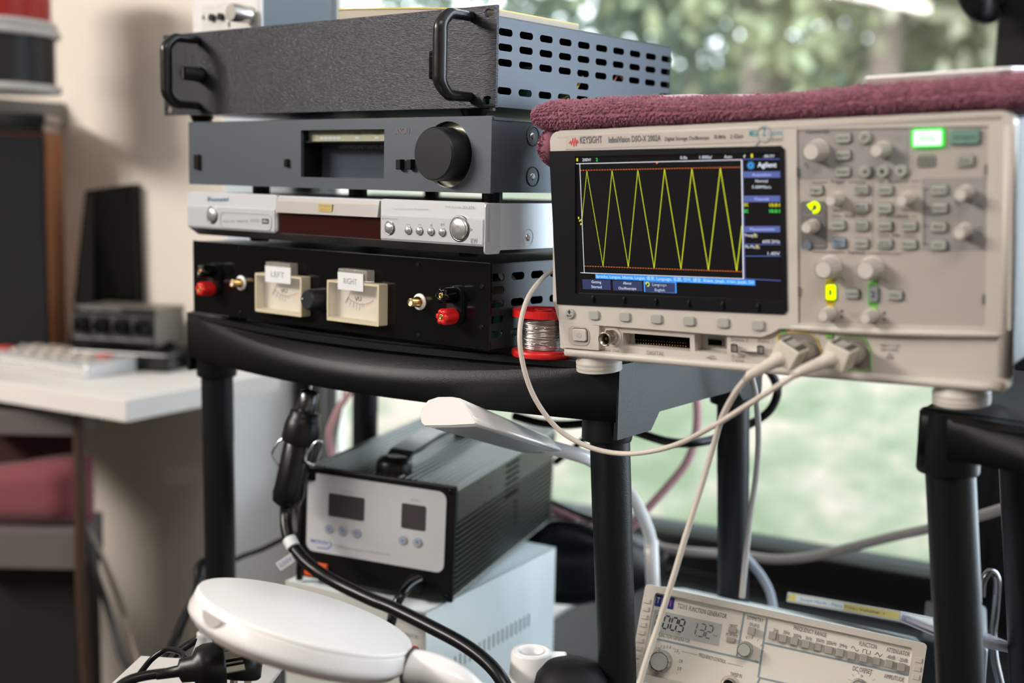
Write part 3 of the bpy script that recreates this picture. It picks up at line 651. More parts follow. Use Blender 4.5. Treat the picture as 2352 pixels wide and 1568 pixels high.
# raised upper frame with the window for the key panel
lo = [q(c4(112,392)), q(c4(450,420)), q(c4(1650,510)), q(c4(1920,524)), q(c4(2010,490)), q(c4(2080,447)), q(c3(130,765)), q(c3(1800,812)), q(c3(2030,770))]
lo[0] = (0.0, lo[0][1]); lo[-1] = (WS, lo[-1][1])
hi = rr(0,WS,.05,HS,.009,6); hi = [p for p in hi if p[1] > .15]
outer = lo+hi
pa, pb, pc_, pd = q(c2(115,225)), (q(c2(1840,190))[0], q(c2(1840,190))[1]), q(c3(1812,752)), q(c3(128,712))
hole = [pd, pc_, pb, pa]
sh = [q((1270,692),0), q((1800,714),0), q((1797,341),0), q((1270,353),0)]
MB().plate(outer, [hole, sh], 0.0, .011).build('front_frame', scope_pl, T)
MB().prism([pd,pc_,pb,pa], .0015, .006).build('key_panel', scope_pl2, T)
# rounded top edge and right hand edge
MB().tube([(.008,.0049,HS-.0045),(WS-.008,.0049,HS-.0045)], .0052, 14, 1).build('top_edge', scope_pl, T)
MB().tube([(WS-.0045,.0047,.012),(WS-.0045,.0047,HS-.01)], .0052, 14, 1).build('side_edge', scope_pl, T)
a = q(c4(112,650)); b = q(c3(2030,1300)); 
MB().tube([(.004,.0030,.0036),(WS*.5,.0010,.0036),(WS-.006,.0030,.0036)], .0036, 12, 8).build('bottom_ledge', scope_pl, T)
zr = (q(c3(1800,830))[1], q(c3(130,750))[1])
MB().tube([(q(c3(60,750))[0],.002,q(c3(60,752))[1]),(q(c3(900,790))[0],.0,q(c3(900,795))[1]),(WS-.004,.002,q(c3(2020,820))[1])], .0026, 10, 8).build('middle_ledge', scope_pl, T)
# left lower block with power key
pw = [(0,.008), (q(c4(452,650))[0],.008), q(c4(455,425)), (0, lo[0][1]+.002)]
MB().prism(pw, -.0002, .006).build('power_block', scope_pl, T)
a, b = q(c4(182,590),-.0004), q(c4(365,432),-.0004)
MB().prism(rr(a[0],b[0],a[1],b[1],.006), -.0008, 0).build('power_well', mat('well_beige', (.46,.42,.38), .5), T)
a, b = q(c4(220,556),-.002), q(c4(338,456),-.002)
pk = MB().prism(rr(a[0],b[0],a[1],b[1],.0022), -.0028, 0, bev=.0005).build('power_button', scope_pl, T)
MB().plate(rr(a[0]-.0006,b[0]+.0006,a[1]-.0006,b[1]+.0006,.0026), [], -.0011,-.0010).build('button_gap', ink, pk)
cx, cz = q(c4(277,508),-.0028); mb = MB()
for i in range(10): t0, t1 = R(120+30*i), R(150+30*i); mb.line((cx+.0022*math.cos(t0),cz+.0022*math.sin(t0)),(cx+.0022*math.cos(t1),cz+.0022*math.sin(t1)),.0004,-.00295)
mb.line((cx,cz),(cx,cz+.0026),.0004,-.00295).build('power_mark_print', ink_grey, pk)
# screen
z0l, z1l = q((1283,698))[1], q((1264,347))[1]
sx1 = q((1806,525))[0]; z0r, z1r = q((1808,722))[1], q((1804,334))[1]
out = [(-.0006,z0l),(sx1-.003,z0r+.0),(sx1,z0r+.003),(sx1,z1r-.003),(sx1-.003,z1r),(-.0006,z1l)]
i0, i1, i2, i3 = q(c1(208,1478),-.0012), q(c1(1822,1535),-.0012), q(c1(1812,372),-.0012), q(c1(205,405),-.0012)
MB().plate(out, [[i0,i1,i2,i3]], -.0012, .030).build('screen_surround', bezel_m, T)
MB().prism([i0,i1,i2,i3], .0012, .0200).build('display', mat('display_black', (.006,.006,.007), .12, emis=(.003,.0025,.0025), estr=1), T)
DY = .0010
d = lambda x, y: face(MS, *c1(x,y), DY)
def prt(mb, name, col, st=1.0): return mb.build(name, emi('screen_'+name, col, st), T)
mb = MB().line(d(212,464),d(1512,432),.0005,DY).line(d(244,464),d(279,1315),.0005,DY).line(d(250,1316),d(1528,1364),.0005,DY).line(d(1512,432),d(1526,1364),.0009,DY)
prt(mb, 'graticule_line', (.62,.62,.66))
mb = MB().line(d(1525,428),d(1810,426),.0004,DY).line(d(1538,1093),d(1815,1095),.0004,DY).line(d(1538,1186),d(1818,1186),.0004,DY).line(d(1530,1364),d(1818,1378),.0004,DY).line(d(1522,432),d(1540,1364),.0003,DY)
prt(mb, 'side_line', (.10,.14,.42))
tri = [(262,900),(300,520),(427,1265),(497,517),(625,1272),(699,513),(827,1280),(908,507),(1037,1287),(1122,502),(1252,1295),(1345,498),(1473,1302),(1515,945)]
mb = MB()
for i in range(len(tri)-1): mb.line(d(*tri[i]), d(*tri[i+1]), .00034+.0003*i/13, DY-.0001)
prt(mb, 'wave_trace', (.55,.60,.03))
mb = MB()
for (xa,ya,xb,yb) in ((246,515,1508,490),(280,1264,1522,1308)):
    n_ = 60
    for i in range(n_):
        t0, t1 = i/n_, (i+.62)/n_; mb.line(d(xa+(xb-xa)*t0,ya+(yb-ya)*t0), d(xa+(xb-xa)*t1,ya+(yb-ya)*t1), .00045, DY-.00005)
mb.poly([d(838,452),d(860,452),d(849,466)], DY-.0001); prt(mb, 'cursor_line', (.62,.15,.03))
mb = MB(); L_ = lambda st, x0, y0, x1, y1, h, b=False: mb.text(st, d(x0,y0), d(x1,y1), DY-.0001, h, b)
L_('200V/',265,444,333,444,.0026); L_('0.0s',1032,428,1085,427,.0026); L_('1.000s/',1182,425,1280,423,.0026); L_('Auto',1375,421,1437,419,.0026); L_('-80.0V',1682,415,1770,413,.0022)
L_('Agilent',1636,490,1785,490,.0038,True); L_('Normal',1620,609,1716,609,.0023); L_('5.00MSa/s',1593,656,1742,656,.0023)
L_('Freq(',1538,1035,1608,1035,.0026); L_('):',1622,1035,1638,1035,.0026); L_('600.2Hz',1675,1084,1812,1084,.0026); L_('Pk-Pk(',1540,1125,1622,1125,.0026); L_('):',1640,1126,1655,1126,.0026); L_('1.40V',1716,1178,1812,1178,.0026)
L_('Getting',337,1396,412,1400,.0023); L_('Started',336,1434,416,1438,.0023); L_('About',584,1406,650,1409,.0023); L_('Oscilloscope',549,1446,687,1450,.0023); L_('Language',814,1418,924,1422,.0023); L_('English',832,1459,910,1463,.0023)
prt(mb, 'white_lettering', (.55,.58,.66))
mb = MB(); L_('1',220,444,230,444,.0028); L_('DC',1531,796,1564,796,.0026,True); L_('10.0:1',1730,799,1812,799,.0026,True); L_('1',1586,415,1600,414,.0028,True); L_('1',1612,1035,1620,1035,.0026,True); L_('1',1628,1125,1637,1125,.0026,True); L_('1',232,896,240,896,.002)
mb.poly([d(250,926),d(264,934),d(250,944)], DY-.0001).line(d(240,905),d(256,912),.0005,DY).line(d(240,916),d(256,896),.0005,DY); prt(mb, 'yellow_lettering', (.62,.56,.03))
mb = MB(); L_('2',371,444,386,444,.0028); L_('DC',1531,846,1564,846,.0026,True); L_('10.0:1',1730,846,1812,846,.0026,True); prt(mb, 'green_lettering', (.05,.60,.08))
mb = MB(); mb.line(d(1524,405),d(1540,400),.0004,DY).line(d(1532,418),d(1536,392),.0005,DY); prt(mb, 'trigger_line', (.6,.6,.66))
mb = MB()
for (ya, yb) in ((524,573),(714,763),(952,1000)): mb.poly([d(1524,yb),d(1814,yb-1),d(1812,ya-1),d(1522,ya)], DY-.00005)
prt(mb, 'heading_bar', (.075,.095,.26)); mb = MB(); L_('Acquisition',1594,560,1741,560,.0023); L_('Channels',1612,750,1727,750,.0023); L_('Measurements',1577,986,1771,986,.0023); prt(mb, 'heading_lettering', (.36,.42,.72))
mb = MB()
for x0, y0, x1, y1 in ((268,1366,488,1452),(505,1376,735,1462)): mb.poly([d(x0,y1-8),d(x1,y1),d(x1-4,y0+8),d(x0-4,y0)], DY)
mb.poly([d(758,1466),d(992,1472),d(990,1396),d(754,1388)], DY-.0001); prt(mb, 'menu_key', (.030,.036,.085))
mb = MB().poly([d(748,1466),d(1003,1476),d(1000,1390),d(744,1382)], DY); prt(mb, 'menu_frame', (.05,.22,.62))
mb = MB().poly([d(368,1362),d(1618,1416),d(1616,1374),d(366,1326)], DY-.0001); prt(mb, 'language_bar', (.035,.22,.68))
mb = MB(); mb.text('Sprache, Langue, Idioma, Lingua, \u8bed\u8a00, Language, \u8a00\u8a9e, \uc5b8\uc5b4, \u8a9e\u8a00, \u042f\u0437\u044b\u043a, J\u0119zyk, \u0e20\u0e32\u0e29\u0e32, Jazyk, Dil', d(372,1354), d(1606,1404), DY-.0002, .0026); prt(mb, 'language_lettering', (.42,.60,.95))
def arc_arrow(cx, cz, r_, y, w_):
    mb = MB(); P = [(cx+r_*math.cos(R(t)), cz+r_*math.sin(R(t))) for t in range(150,-130,-20)]
    for i in range(len(P)-1): mb.line(P[i],P[i+1],w_,y)
    a = P[0]; mb.poly([(a[0]-w_*1.3,a[1]+w_*.2),(a[0]+w_*1.3,a[1]+w_*1.1),(a[0]+w_*.2,a[1]-w_*1.7)], y); return mb
cx, cz = d(776,1406); prt(arc_arrow(cx,cz,.0016,DY-.0002,.0008), 'arrow_mark_print', (.50,.62,.05))
mb = MB(); cx, cz = d(1583,476)
for i in range(12): t = R(30*i); mb.line((cx+.0009*math.cos(t),cz+.0009*math.sin(t)),(cx+.0032*math.cos(t),cz+.0032*math.sin(t)),.0005,DY)
prt(mb, 'star_mark_print', (.06,.35,.75))
# top strip
a = [q(c1(135,352),-.0003), q(c1(1835,285),-.0003), q(c1(1835,195),-.0003), q(c1(138,242),-.0003)]
MB().prism(a, -.0004, 0).build('name_strip', mat('name_strip', (.50,.455,.41), .45), T)
YY = -.0006; u = lambda x, y: face(MS, *c1(x,y), YY)
mb = MB().text('KEYSIGHT', u(247,305), u(420,300), YY, .0058, True).text('InfiniiVision DSO-X 2002A', u(470,300), u(880,284), YY, .0050, True)
mb.text('Digital Storage Oscilloscope', u(910,284), u(1258,273), YY, .0031, True).text('70 MHz', u(1294,271), u(1388,267), YY, .0032, True).text('2 GSa/s', u(1422,266), u(1525,262), YY, .0032, True).text('100,000 wfms/s', u(1712,281), u(1828,278), YY, .0018)
mb.build('name_lettering', ink_grey if 0 else mat('ink_mid', (.10,.10,.11), .6), T)
mb = MB().text('MEGA', u(1572,249), u(1648,246), YY, .0046, True).text('Z', u(1676,248), u(1705,246), YY, .0064, True).text('oom', u(1720,245), u(1826,240), YY, .0050).build('teal_lettering', mat('teal_ink', (.03,.33,.38), .5), T)
cx, cz = u(1690,232); ro = .0062; mb = MB().plate(circ(cx,cz,ro), [circ(cx,cz,ro-.0007)], YY-.0001, YY+.0002); mb.line((cx-.004,cz-.0045),(cx-.0085,cz-.0098),.0013,YY).build('lens_mark_print', ink_grey, T)
wv = [(162,305),(172,285),(180,318),(190,262),(198,330),(207,258),(216,325),(223,275),(229,300),(234,288)]
mb = MB()
for i in range(len(wv)-1): mb.line(u(*wv[i]),u(*wv[i+1]),.0008,YY)
mb.build('red_wave_mark_print', mat('mark_red', (.62,.05,.06), .5), T)
# softkeys and ticks
for (x, y) in ((405,327),(683,343),(968,362),(1262,380),(1568,398),(1885,420)):
    cx, cz = q(c4(x,y),-.0016); w_ = .0052; MB().prism(rr(cx-w_,cx+w_,cz-.0040,cz+.0040,.0022), -.0022, 0, bev=.0006).build('softkey', softk, T)
mb = MB()
for (x, y) in ((400,185),(680,197),(966,212),(1262,228),(1567,244),(1885,262)):
    cx, cz = q(c4(x,y),-.0018); MB().tube([(cx,-.0012,cz+.003),(cx,-.0022,cz+.0015),(cx,-.0022,cz-.0022)], .0011, 8, 3).build('screen_tick', bezel_m, T)
cx, cz = q(c4(190,313),-.0016); o = MB().lathe([(.0046,0),(.0046,.0014),(.0040,.0020)], 24, front(cx,cz)).build('back_button', softk, T)
MB().poly([(cx-.0022,cz+.0010),(cx+.0022,cz+.0010),(cx,cz+.0033)], -.0021).box(cx-.0008,cx+.0008,-.0021,-.0020,cz-.0004,cz+.0012).text('Back',(cx-.0028,cz-.0026),(cx+.0028,cz-.0026),-.0021,.0016,True).build('lettering', ink, o)
# digital socket, usb
MB().box(dg[0][0],dg[1][0],.016,.0199,min(p[1] for p in dg),max(p[1] for p in dg)).build('digital_back', scope_pl, T)
a, b = face(MS,*c4(778,590),.0155), face(MS,*c4(1262,500),.0155)
o = MB().box(a[0],dg[1][0]-.0005,.0155,.0165,a[1]-.004,b[1]+.002).build('digital_socket', void_m, T)
mb = MB()
for i in range(20):
    for k in range(2): x = a[0]+.002+(b[0]-a[0]-.004)*i/19; z = a[1]+.002+k*.0026; mb.box(x-.0003,x+.0003,.0135,.0156,z-.0003,z+.0003)
mb.build('socket_pins', gold, o)['kind'] = 'stuff'
MB().box(min(p[0] for p in ub),max(p[0] for p in ub),.016,.0199,min(p[1] for p in ub),max(p[1] for p in ub)).build('usb_back', scope_pl, T)
a, b = face(MS,*c4(1445,598),.0155), face(MS,*c4(1580,540),.0155)
o = MB().plate([(a[0],a[1]),(b[0],a[1]),(b[0],b[1]),(a[0],b[1])], [[(a[0]+.0006,a[1]+.0006),(b[0]-.0006,a[1]+.0006),(b[0]-.0006,b[1]-.0006),(a[0]+.0006,b[1]-.0006)]], .0130, .0160).build('usb_port', mat('port_metal', (.25,.25,.26), .3, metal=.8), T)
MB().box(a[0]+.0006,b[0]-.0006,.0150,.0158,a[1]+.0006,b[1]-.0006).box(a[0]+.002,b[0]-.002,.0134,.0150,(a[1]+b[1])/2,(a[1]+b[1])/2+.0016).build('usb_tongue', void_m, o)
YB = .0035; w_ = lambda x, y: face(MS, *c4(x,y), YB)
mb = MB().text('Gen  Out', w_(493,655), w_(636,662), YB, .0028).text('DIGITAL', w_(884,683), w_(1042,694), YB, .0036).text('Demo 2', w_(1647,560), w_(1796,570), YB, .0030).text('Demo 1', w_(1884,574), w_(2020,583), YB, .0030).text('Probe', w_(1650,712), w_(1757,718), YB, .0030).text('Comp', w_(1652,745), w_(1757,752), YB, .0030)
mb.line(w_(1415,710),w_(1510,720),.0006,YB).line(w_(1430,710),w_(1462,695),.0005,YB).line(w_(1462,695),w_(1500,698),.0005,YB).line(w_(1450,716),w_(1475,735),.0005,YB).line(w_(1475,735),w_(1495,737),.0005,YB)
mb.build('embossed_lettering', mat('emboss', (.27,.24,.21), .5), T)
def bnc(parent, cx, cz, y0, L_=.014, open_=True, rr_=.0062):
    mb = MB().lathe([(.0088,-.0002),(.0088,.0010)], 28, front(cx,cz,y0)); b_ = mb.build('socket_nut', scope_pl, parent)
    o = MB().lathe([(.0060,.0008),(.0060,.003),(.0052,.0035),(.0052,L_-.002),(.0060,L_-.0018),(.0060,L_),(.0050,L_),(.0048,L_-.010)], 28, front(cx,cz,y0), cap=False).build('coax_socket', mat('nickel', (.42,.38,.33), .3, metal=1), parent)
    for s_ in (-1,1): MB().cyl((cx,y0-L_*.6,cz+s_*.0048),(cx,y0-L_*.6,cz+s_*.0068),.0012).build('lug', mat('nickel',(0,0,0)), o)
    MB().lathe([(.0049,L_-.0101),(.0047,L_-.010)], 24, front(cx,cz,y0)).build('socket_floor', mat('nickel_dark', (.10,.09,.07), .4), o)
    MB().lathe([(.0012,L_-.010),(.0012,L_-.003)],12,front(cx,cz,y0)).build('contact', gold, o); return o
cx, cz = face(MS, *c4(500,545), -.010); bnc(T, cx, cz, .004)
for (x, y) in ((1685,622),(1922,637)):
    cx, cz = face(MS,*c4(x,y),.001); MB().plate(rr(cx-.003,cx+.003,cz-.0034,cz+.0034,.001), [rr(cx-.0018,cx+.0018,cz-.0022,cz+.0022,.0005)], -.0016,-.0010).box(cx-.003,cx-.0024,-.0016,.004,cz-.0034,cz+.0034).build('probe_terminal', chrome, T)
a, b = face(MS,*c4(1735,652),0), face(MS,*c4(1870,652),0); MB().box(a[0],b[0],-.001,.004,a[1]-.0006,a[1]+.0004).build('ground_terminal', chrome, T)
# control panel blocks
def block(pts, m_, y=.0012, nm='key_block'): return MB().prism([face(MS,*p,y) for p in pts][::-1], y, y+.001).build(nm, m_, T)
block([c2(128,228),c2(1128,188),c2(1128,668),c2(128,672)], scope_blk)
block([c2(1245,665),c2(1818,650),c2(1810,1315),c2(1245,1318)], scope_blk)
cA, cB = face(MS,*c2(155,1300),.001), face(MS,*c2(385,870),.001)
MB().prism(rr(cA[0],cB[0],cA[1],cB[1],.0025), .0009, .002).build('entry_block', scope_drk, T)
YK = .0010; v = lambda p, y=YK: face(MS, p[0], p[1], y)
mb = MB(); tx = lambda f_, st, x0, y0, x1, y1, h=.0020, b=True: mb.text(st, v(f_(x0,y0)), v(f_(x1,y1)), YK-.0002, h, b)
tx(c2,'Horizontal',205,262,405,256,.0026); tx(c2,'Run Control',1322,206,1590,200,.0026); tx(c2,'Trigger',422,708,555,706,.0024); tx(c2,'Measure',940,702,1122,700,.0024); tx(c2,'Tools',545,1016,645,1015,.0024); tx(c2,'Waveform',915,1018,1126,1018,.0024); tx(c2,'File',980,1190,1050,1190,.0024); tx(c3,'Vertical',575,88,728,92,.0024)
tx(c2,'Level',445,958,525,962,.0022); tx(c2,'Cursors',1065,958,1195,962,.0022)
for f_, xa, ya, xb, yb in ((c2,255,700,395,699),(c2,582,696,735,696),(c2,845,690,915,690),(c2,1148,688,1222,688),(c2,430,1003,520,1003),(c2,668,1002,758,1002),(c2,845,1006,895,1006),(c2,1150,1006,1200,1006),(c2,855,1178,955,1178),(c2,1080,1180,1195,1180),(c3,260,70,550,76),(c3,752,82,1060,90),(c2,1180,200,1300,196),(c2,1625,186,1740,182)): mb.line(v(f_(xa,ya)),v(f_(xb,yb)),.0005,YK-.0002)
for xa, ya, xb, yb in ((803,700,803,960),(800,1020,800,1290)): mb.line(v(c2(xa,ya)),v(c2(xb,yb)),.0003,YK-.0002)
mb.line(v(c2(1272,760)),v(c2(1268,1256)),.0005,YK-.0002)
for y in (760,930,1092,1256): mb.line(v(c2(1270,y)),v(c2(1318,y)),.0005,YK-.0002); a = v(c2(1270,y)); mb.poly(circ(a[0],a[1],.0008,10),YK-.0002)
tri_ = lambda p, s_, k: mb.poly([(p[0]-s_,p[1]-k*s_),(p[0]+s_,p[1]-k*s_),(p[0],p[1]+k*s_)], YK-.0002)
for (x, y, k) in ((522,598,1),(522,662,-1),(907,615,1),(907,685,-1)): tri_(v(c3(x,y)),.0013,k)
for (x, y, k) in ((1768,1105,1),(1768,1160,-1)): tri_(v(c2(x,y)),.0011,k)
for f_, x, y in ((c3,532,318),(c3,920,330),(c2,208,548),(c2,393,545),(c2,1565,890),(c2,1765,915)):
    a = v(f_(x,y)); mb.line((a[0]-.002,a[1]),(a[0]-.0008,a[1]+.0018),.0004,YK-.0002).line((a[0]-.0008,a[1]+.0018),(a[0]+.0008,a[1]-.0018),.0004,YK-.0002).line((a[0]+.0008,a[1]-.0018),(a[0]+.002,a[1]),.0004,YK-.0002)
mb.build('section_lettering', mat('ink_mid',(0,0,0)), T)
mb = MB(); tx(c2,'Push for',258,588,350,588,.0014,False); tx(c2,'Fine',280,615,330,615,.0014,False); tx(c2,'Push to',975,302,1068,298,.0014,False); tx(c2,'Zero',1000,328,1050,326,.0014,False); tx(c2,'Push for 50%',415,750,560,748,.0014,False); tx(c2,'Push to Select',1040,745,1215,744,.0014,False); tx(c2,'Push for Fine',1555,692,1740,688,.0014,False); tx(c2,'Push to Zero',1560,1030,1730,1028,.0014,False)
tx(c3,'Push for',560,200,640,204,.0014,False); tx(c3,'Fine',590,226,640,229,.0014,False); tx(c3,'Push to',590,628,670,632,.0014,False); tx(c3,'Zero',610,655,655,658,.0014,False); mb.build('small_lettering', ink_grey, T)
mb = MB(); tx(c2,'Push to Select',185,998,355,1000,.0013,False); tx(c2,'Intensity',262,1274,368,1276,.0014,False); mb.build('entry_lettering', ink_pale, T)
cx, cz = v(c2(215,1262)); MB().lathe([(.0036,-.001),(.0036,.0016)], 20, front(cx,cz,YK)).build('intensity_button', mat('blue_grey', (.16,.20,.25), .4), T)
cx, cz = v(c2(282,925)); arc_arrow(cx,cz,.0034,YK-.0012,.0024).build('entry_arrow_lamp', emi('lamp_yellow', (.62,.95,0), 1.3), T)
def key(p, w_, h_, m_, txt=None, y0=.0015, ht=.0026, nm='button', tm=None, r_=.0016):
    cx, cz = v(p, y0-ht); o = MB().prism(rr(cx-w_/2,cx+w_/2,cz-h_/2,cz+h_/2,r_), y0-ht, y0, bev=.0005).build(nm, m_, T)
    MB().plate(rr(cx-w_/2-.0006,cx+w_/2+.0006,cz-h_/2-.0006,cz+h_/2+.0006,r_+.0006), [], y0-.0006, y0-.0005).build('button_gap', scope_drk, o)
    if txt:
        mb = MB(); n_ = len(txt)
        for i, t_ in enumerate(txt): zz = cz+(n_/2-i-.5)*.0024-.0008; k = min(.38, .075*len(t_)); mb.text(t_, (cx-w_*k,zz), (cx+w_*k,zz), y0-ht-.0001, .0017, True)
        mb.build('button_lettering', tm or ink, o)
    return o
KW, KH = .0108, .0070
for f_, x, y, tt in ((c2,535,302,['Horiz']),(c2,533,457,['Search']),(c2,528,607,['Navigate']),(c2,283,772,['Trigger']),(c2,695,770,['Force','Trigger']),(c2,695,930,['Mode','Coupling']),(c2,910,770,['Cursors']),(c2,905,935,['Meas']),(c2,1398,770,['Serial']),(c2,1398,932,['Digital']),(c2,1392,1102,['Math']),(c2,1392,1268,['Ref']),(c2,485,1090,['Utility']),(c2,695,1092,['Quick','Action']),(c2,693,1252,['Analyze']),(c2,905,1095,['Acquire']),(c2,1125,1097,['Display']),(c2,905,1255,['Save','Recall']),(c2,1125,1258,['Print']),(c3,610,450,['Label']),(c3,998,462,['Help'])):
    key(f_(x,y), KW*(1 if x < 1300 else 1.02), KH, btn_m, tt)
key(c2(490,1248), KW, KH, mat('blue_key', (.22,.27,.34), .5), ['Wave','Gen'])
key(c2(1285,510), KW*1.1, KH*1.05, mat('sunk_key', (.22,.23,.20), .5), ['Default','Setup'], ht=.0008)
key(c2(1630,508), KW*1.05, KH*1.05, btn_m, ['Auto','Scale'])
key(c2(1297,300), .0205, .0112, mat('lit_green', (.5,.8,.5), .5, emis=(.50,.95,.56), estr=.85), ['Run','Stop'], nm='run_stop_button', tm=emi('green_ink', (.02,.45,.06), 1), r_=.0012)
cx, cz = v(c2(1297,300), 0); MB().plate(rr(cx-.0112,cx+.0112,cz-.0065,cz+.0065,.0020), [rr(cx-.0101,cx+.0101,cz-.0054,cz+.0054,.0012)], -.0012, .0012).build('green_glow_frame', emi('glow_green', (0,.75,.02), 1.0), T)
key(c2(1628,295), .0200, .0095, mat('teal_key', (.14,.27,.22), .5), ['Single'], nm='single_button')
for (x, y, g_) in ((730,298,'Q'),(733,605,0),(890,602,1),(1055,598,2)):
    cx, cz = v(c2(x,y),-.001); o = MB().lathe([(.0046,0),(.0046,.0026),(.0038,.0032)], 24, front(cx,cz,.0015)).build('round_button', btn_m, T)
    y_ = -.0019; mb = MB()
    if g_ == 'Q': mb.plate(circ(cx+.0002,cz+.0004,.0016,14), [circ(cx+.0002,cz+.0004,.0011,14)], y_-.0001, y_).line((cx-.0008,cz-.0006),(cx-.002,cz-.002),.0005,y_)
    elif g_ == 0: mb.poly([(cx-.0018,cz),(cx+.0014,cz-.0016),(cx+.0014,cz+.0016)], y_)
    elif g_ == 1: mb.poly([(cx-.0014,cz-.0014),(cx+.0014,cz-.0014),(cx+.0014,cz+.0014),(cx-.0014,cz+.0014)], y_)
    else: mb.poly([(cx+.0018,cz),(cx-.0014,cz+.0016),(cx-.0014,cz-.0016)], y_)
    mb.build('button_mark_print', ink, o)
def knob(p, rc, L_=.0140, parent=None, y0=.0015, M=None, m_=None, ribs=16, f_=1.22):
    cx, cz = face(M or MS, p[0], p[1], y0-L_); n_ = ribs*3; mb = MB()
    def ring(r_, h, deep): return [((r_-(deep if i%3==0 else 0))*math.cos(2*math.pi*i/n_), (r_-(deep if i%3==0 else 0))*math.sin(2*math.pi*i/n_), h) for i in range(n_)]
    R_ = [ring(rc*f_*1.06,0,0), ring(rc*f_*1.06,.0012,0), ring(rc*f_,.0018,0), ring(rc*f_*.985,L_*.25,rc*.075), ring(rc*1.06,L_-.0012,rc*.075), ring(rc*.97,L_,rc*.02)]
    fs = [(j*n_+i, j*n_+(i+1)%n_, (j+1)*n_+(i+1)%n_, (j+1)*n_+i) for j in range(len(R_)-1) for i in range(n_)]
    mb.add([w for r0 in R_ for w in r0], fs, False, front(cx,cz,y0))
    mb.lathe([(rc*.90,L_-.0002),(rc*.88,L_+.0003)], 28, front(cx,cz,y0)); return mb.build('knob', m_ or knob_m, parent or T)
for f_, x, y, rc in ((c2,245,425,.0066),(c2,835,415,.0048),(c2,420,865,.0042),(c2,1062,865,.0042),(c2,203,1110,.0042),(c2,1590,812,.0044),(c2,1580,1160,.0045),(c3,355,230,.0069),(c3,735,240,.0069),(c3,352,650,.0043),(c3,733,670,.0043)):
    knob(f_(x,y), rc)
for x, y, m1, m2, t_ in ((420,437,emi('lamp_yellow',(0,0,0)),mat('amber_print', (.55,.38,.03), .5),'1'),(805,455,mat('off_key', (.24,.26,.28), .5),mat('green_print', (.18,.52,.10), .5),'2')):
    cx, cz = v(c3(x,y)); MB().plate(rr(cx-.0044,cx+.0044,cz-.0085,cz+.0085,.003), [], .0010, .0012).box(cx-.003,cx+.003,.0010,.0012,cz-.0125,cz+.0125).build('channel_print', m2, T)
    key(c3(x,y), .0070, .0112, m1, None, nm='channel_button')
    mb = MB(); cx, cz = v(c3(x,y),-.0012); mb.text(t_, (cx-(.0010 if t_=='1' else .0018),cz-.0022), (cx+(.0010 if t_=='1' else .0018),cz-.0022), -.0013, .0046, True).build('channel_lettering', ink, T)
# inputs: outlined wells, label, rating print
for (pts, col, nm) in (([(-60,820),(20,795),(225,800),(300,850),(340,960),(345,1110),(280,1140),(-60,1120)], (.62,.46,.04), 'amber'), ([(470,860),(500,832),(640,830),(730,852),(785,950),(790,1135),(560,1150),(470,1110)], (.25,.55,.15), 'green')):
    y = .003; P = [face(MS,*c3(*p),y) for p in pts][::-1]; c = (sum(p[0] for p in P)/len(P), sum(p[1] for p in P)/len(P))
    I = [(c[0]+(p[0]-c[0])*.95, c[1]+(p[1]-c[1])*.95) for p in P]
    MB().plate(P, [I], y, y+.001).build('channel_outline_print', mat('outline_'+nm, col, .5), T); MB().prism(I, y+.0002, y+.001).build('input_well', mat('well_grey', (.20,.18,.16), .5), T)
y = .003; MB().prism([face(MS,*c3(*p),y) for p in ((375,848),(438,850),(440,812),(378,810))], y-.0002, y+.001).prism([face(MS,*c3(*p),y) for p in ((-28,810),(15,812),(16,782),(-28,780))], y-.0002, y+.001).build('channel_tag_print', mat('green_print',(0,0,0)), T)
mb = MB(); mb.text('2', face(MS,*c3(399,840),y-.0004), face(MS,*c3(415,841),y-.0004), y-.0004, .0026, True).text('1', face(MS,*c3(-10,803),y-.0004), face(MS,*c3(-2,803),y-.0004), y-.0004, .0026, True)
mb.text('1M\u03a9 = 11pF', face(MS,*c3(865,925),y), face(MS,*c3(1045,930),y), y, .0022).text('300 V RMS', face(MS,*c3(875,962),y), face(MS,*c3(1030,970),y), y, .0022)
P = [face(MS,*c3(*p),y) for p in ((955,985),(925,1028),(985,1030))]
for i in range(3): mb.line(P[i],P[(i+1)%3],.0005,y)
mb.line(face(MS,*c3(955,1000),y),face(MS,*c3(955,1018),y),.0005,y).build('rating_lettering', mat('ink_mid',(0,0,0)), T)
for p in (c2(1820,585),c3(1798,500)): cx, cz = face(MS,*p,-.0003); MB().box(cx-.0008,cx+.0008,-.0003,.002,cz-.0035,cz+.0035).build('panel_clip', scope_drk, T)
for p in (c2(122,610),c3(132,430)): cx, cz = face(MS,*p,-.0003); MB().box(cx-.0006,cx+.0006,-.0003,.002,cz-.0035,cz+.0035).build('panel_clip', scope_drk, T)
# feet
for (px_, py_, yy) in ((1376,833,.022),(2208,913,.022)):
    h = hit(MS, px_, py_, 1, yy); zb = -.0145
    MB().lathe([(.0200,zb),(.0204,zb+.0012),(.0200,zb+.0016),(.0204,zb+.0024),(.0204,zb+.005),(.0200,zb+.0056),(.0204,zb+.0064),(.0204,zb+.009),(.0190,zb+.010),(.0190,.003)], 40, Matrix.Translation((h.x,h.y,0))).build('foot', scope_pl, T)
for x in (.05,WS-.05): MB().lathe([(.018,-.020),(.018,.008)], 30, Matrix.Translation((x,.105,0))).build('foot', scope_pl, T)

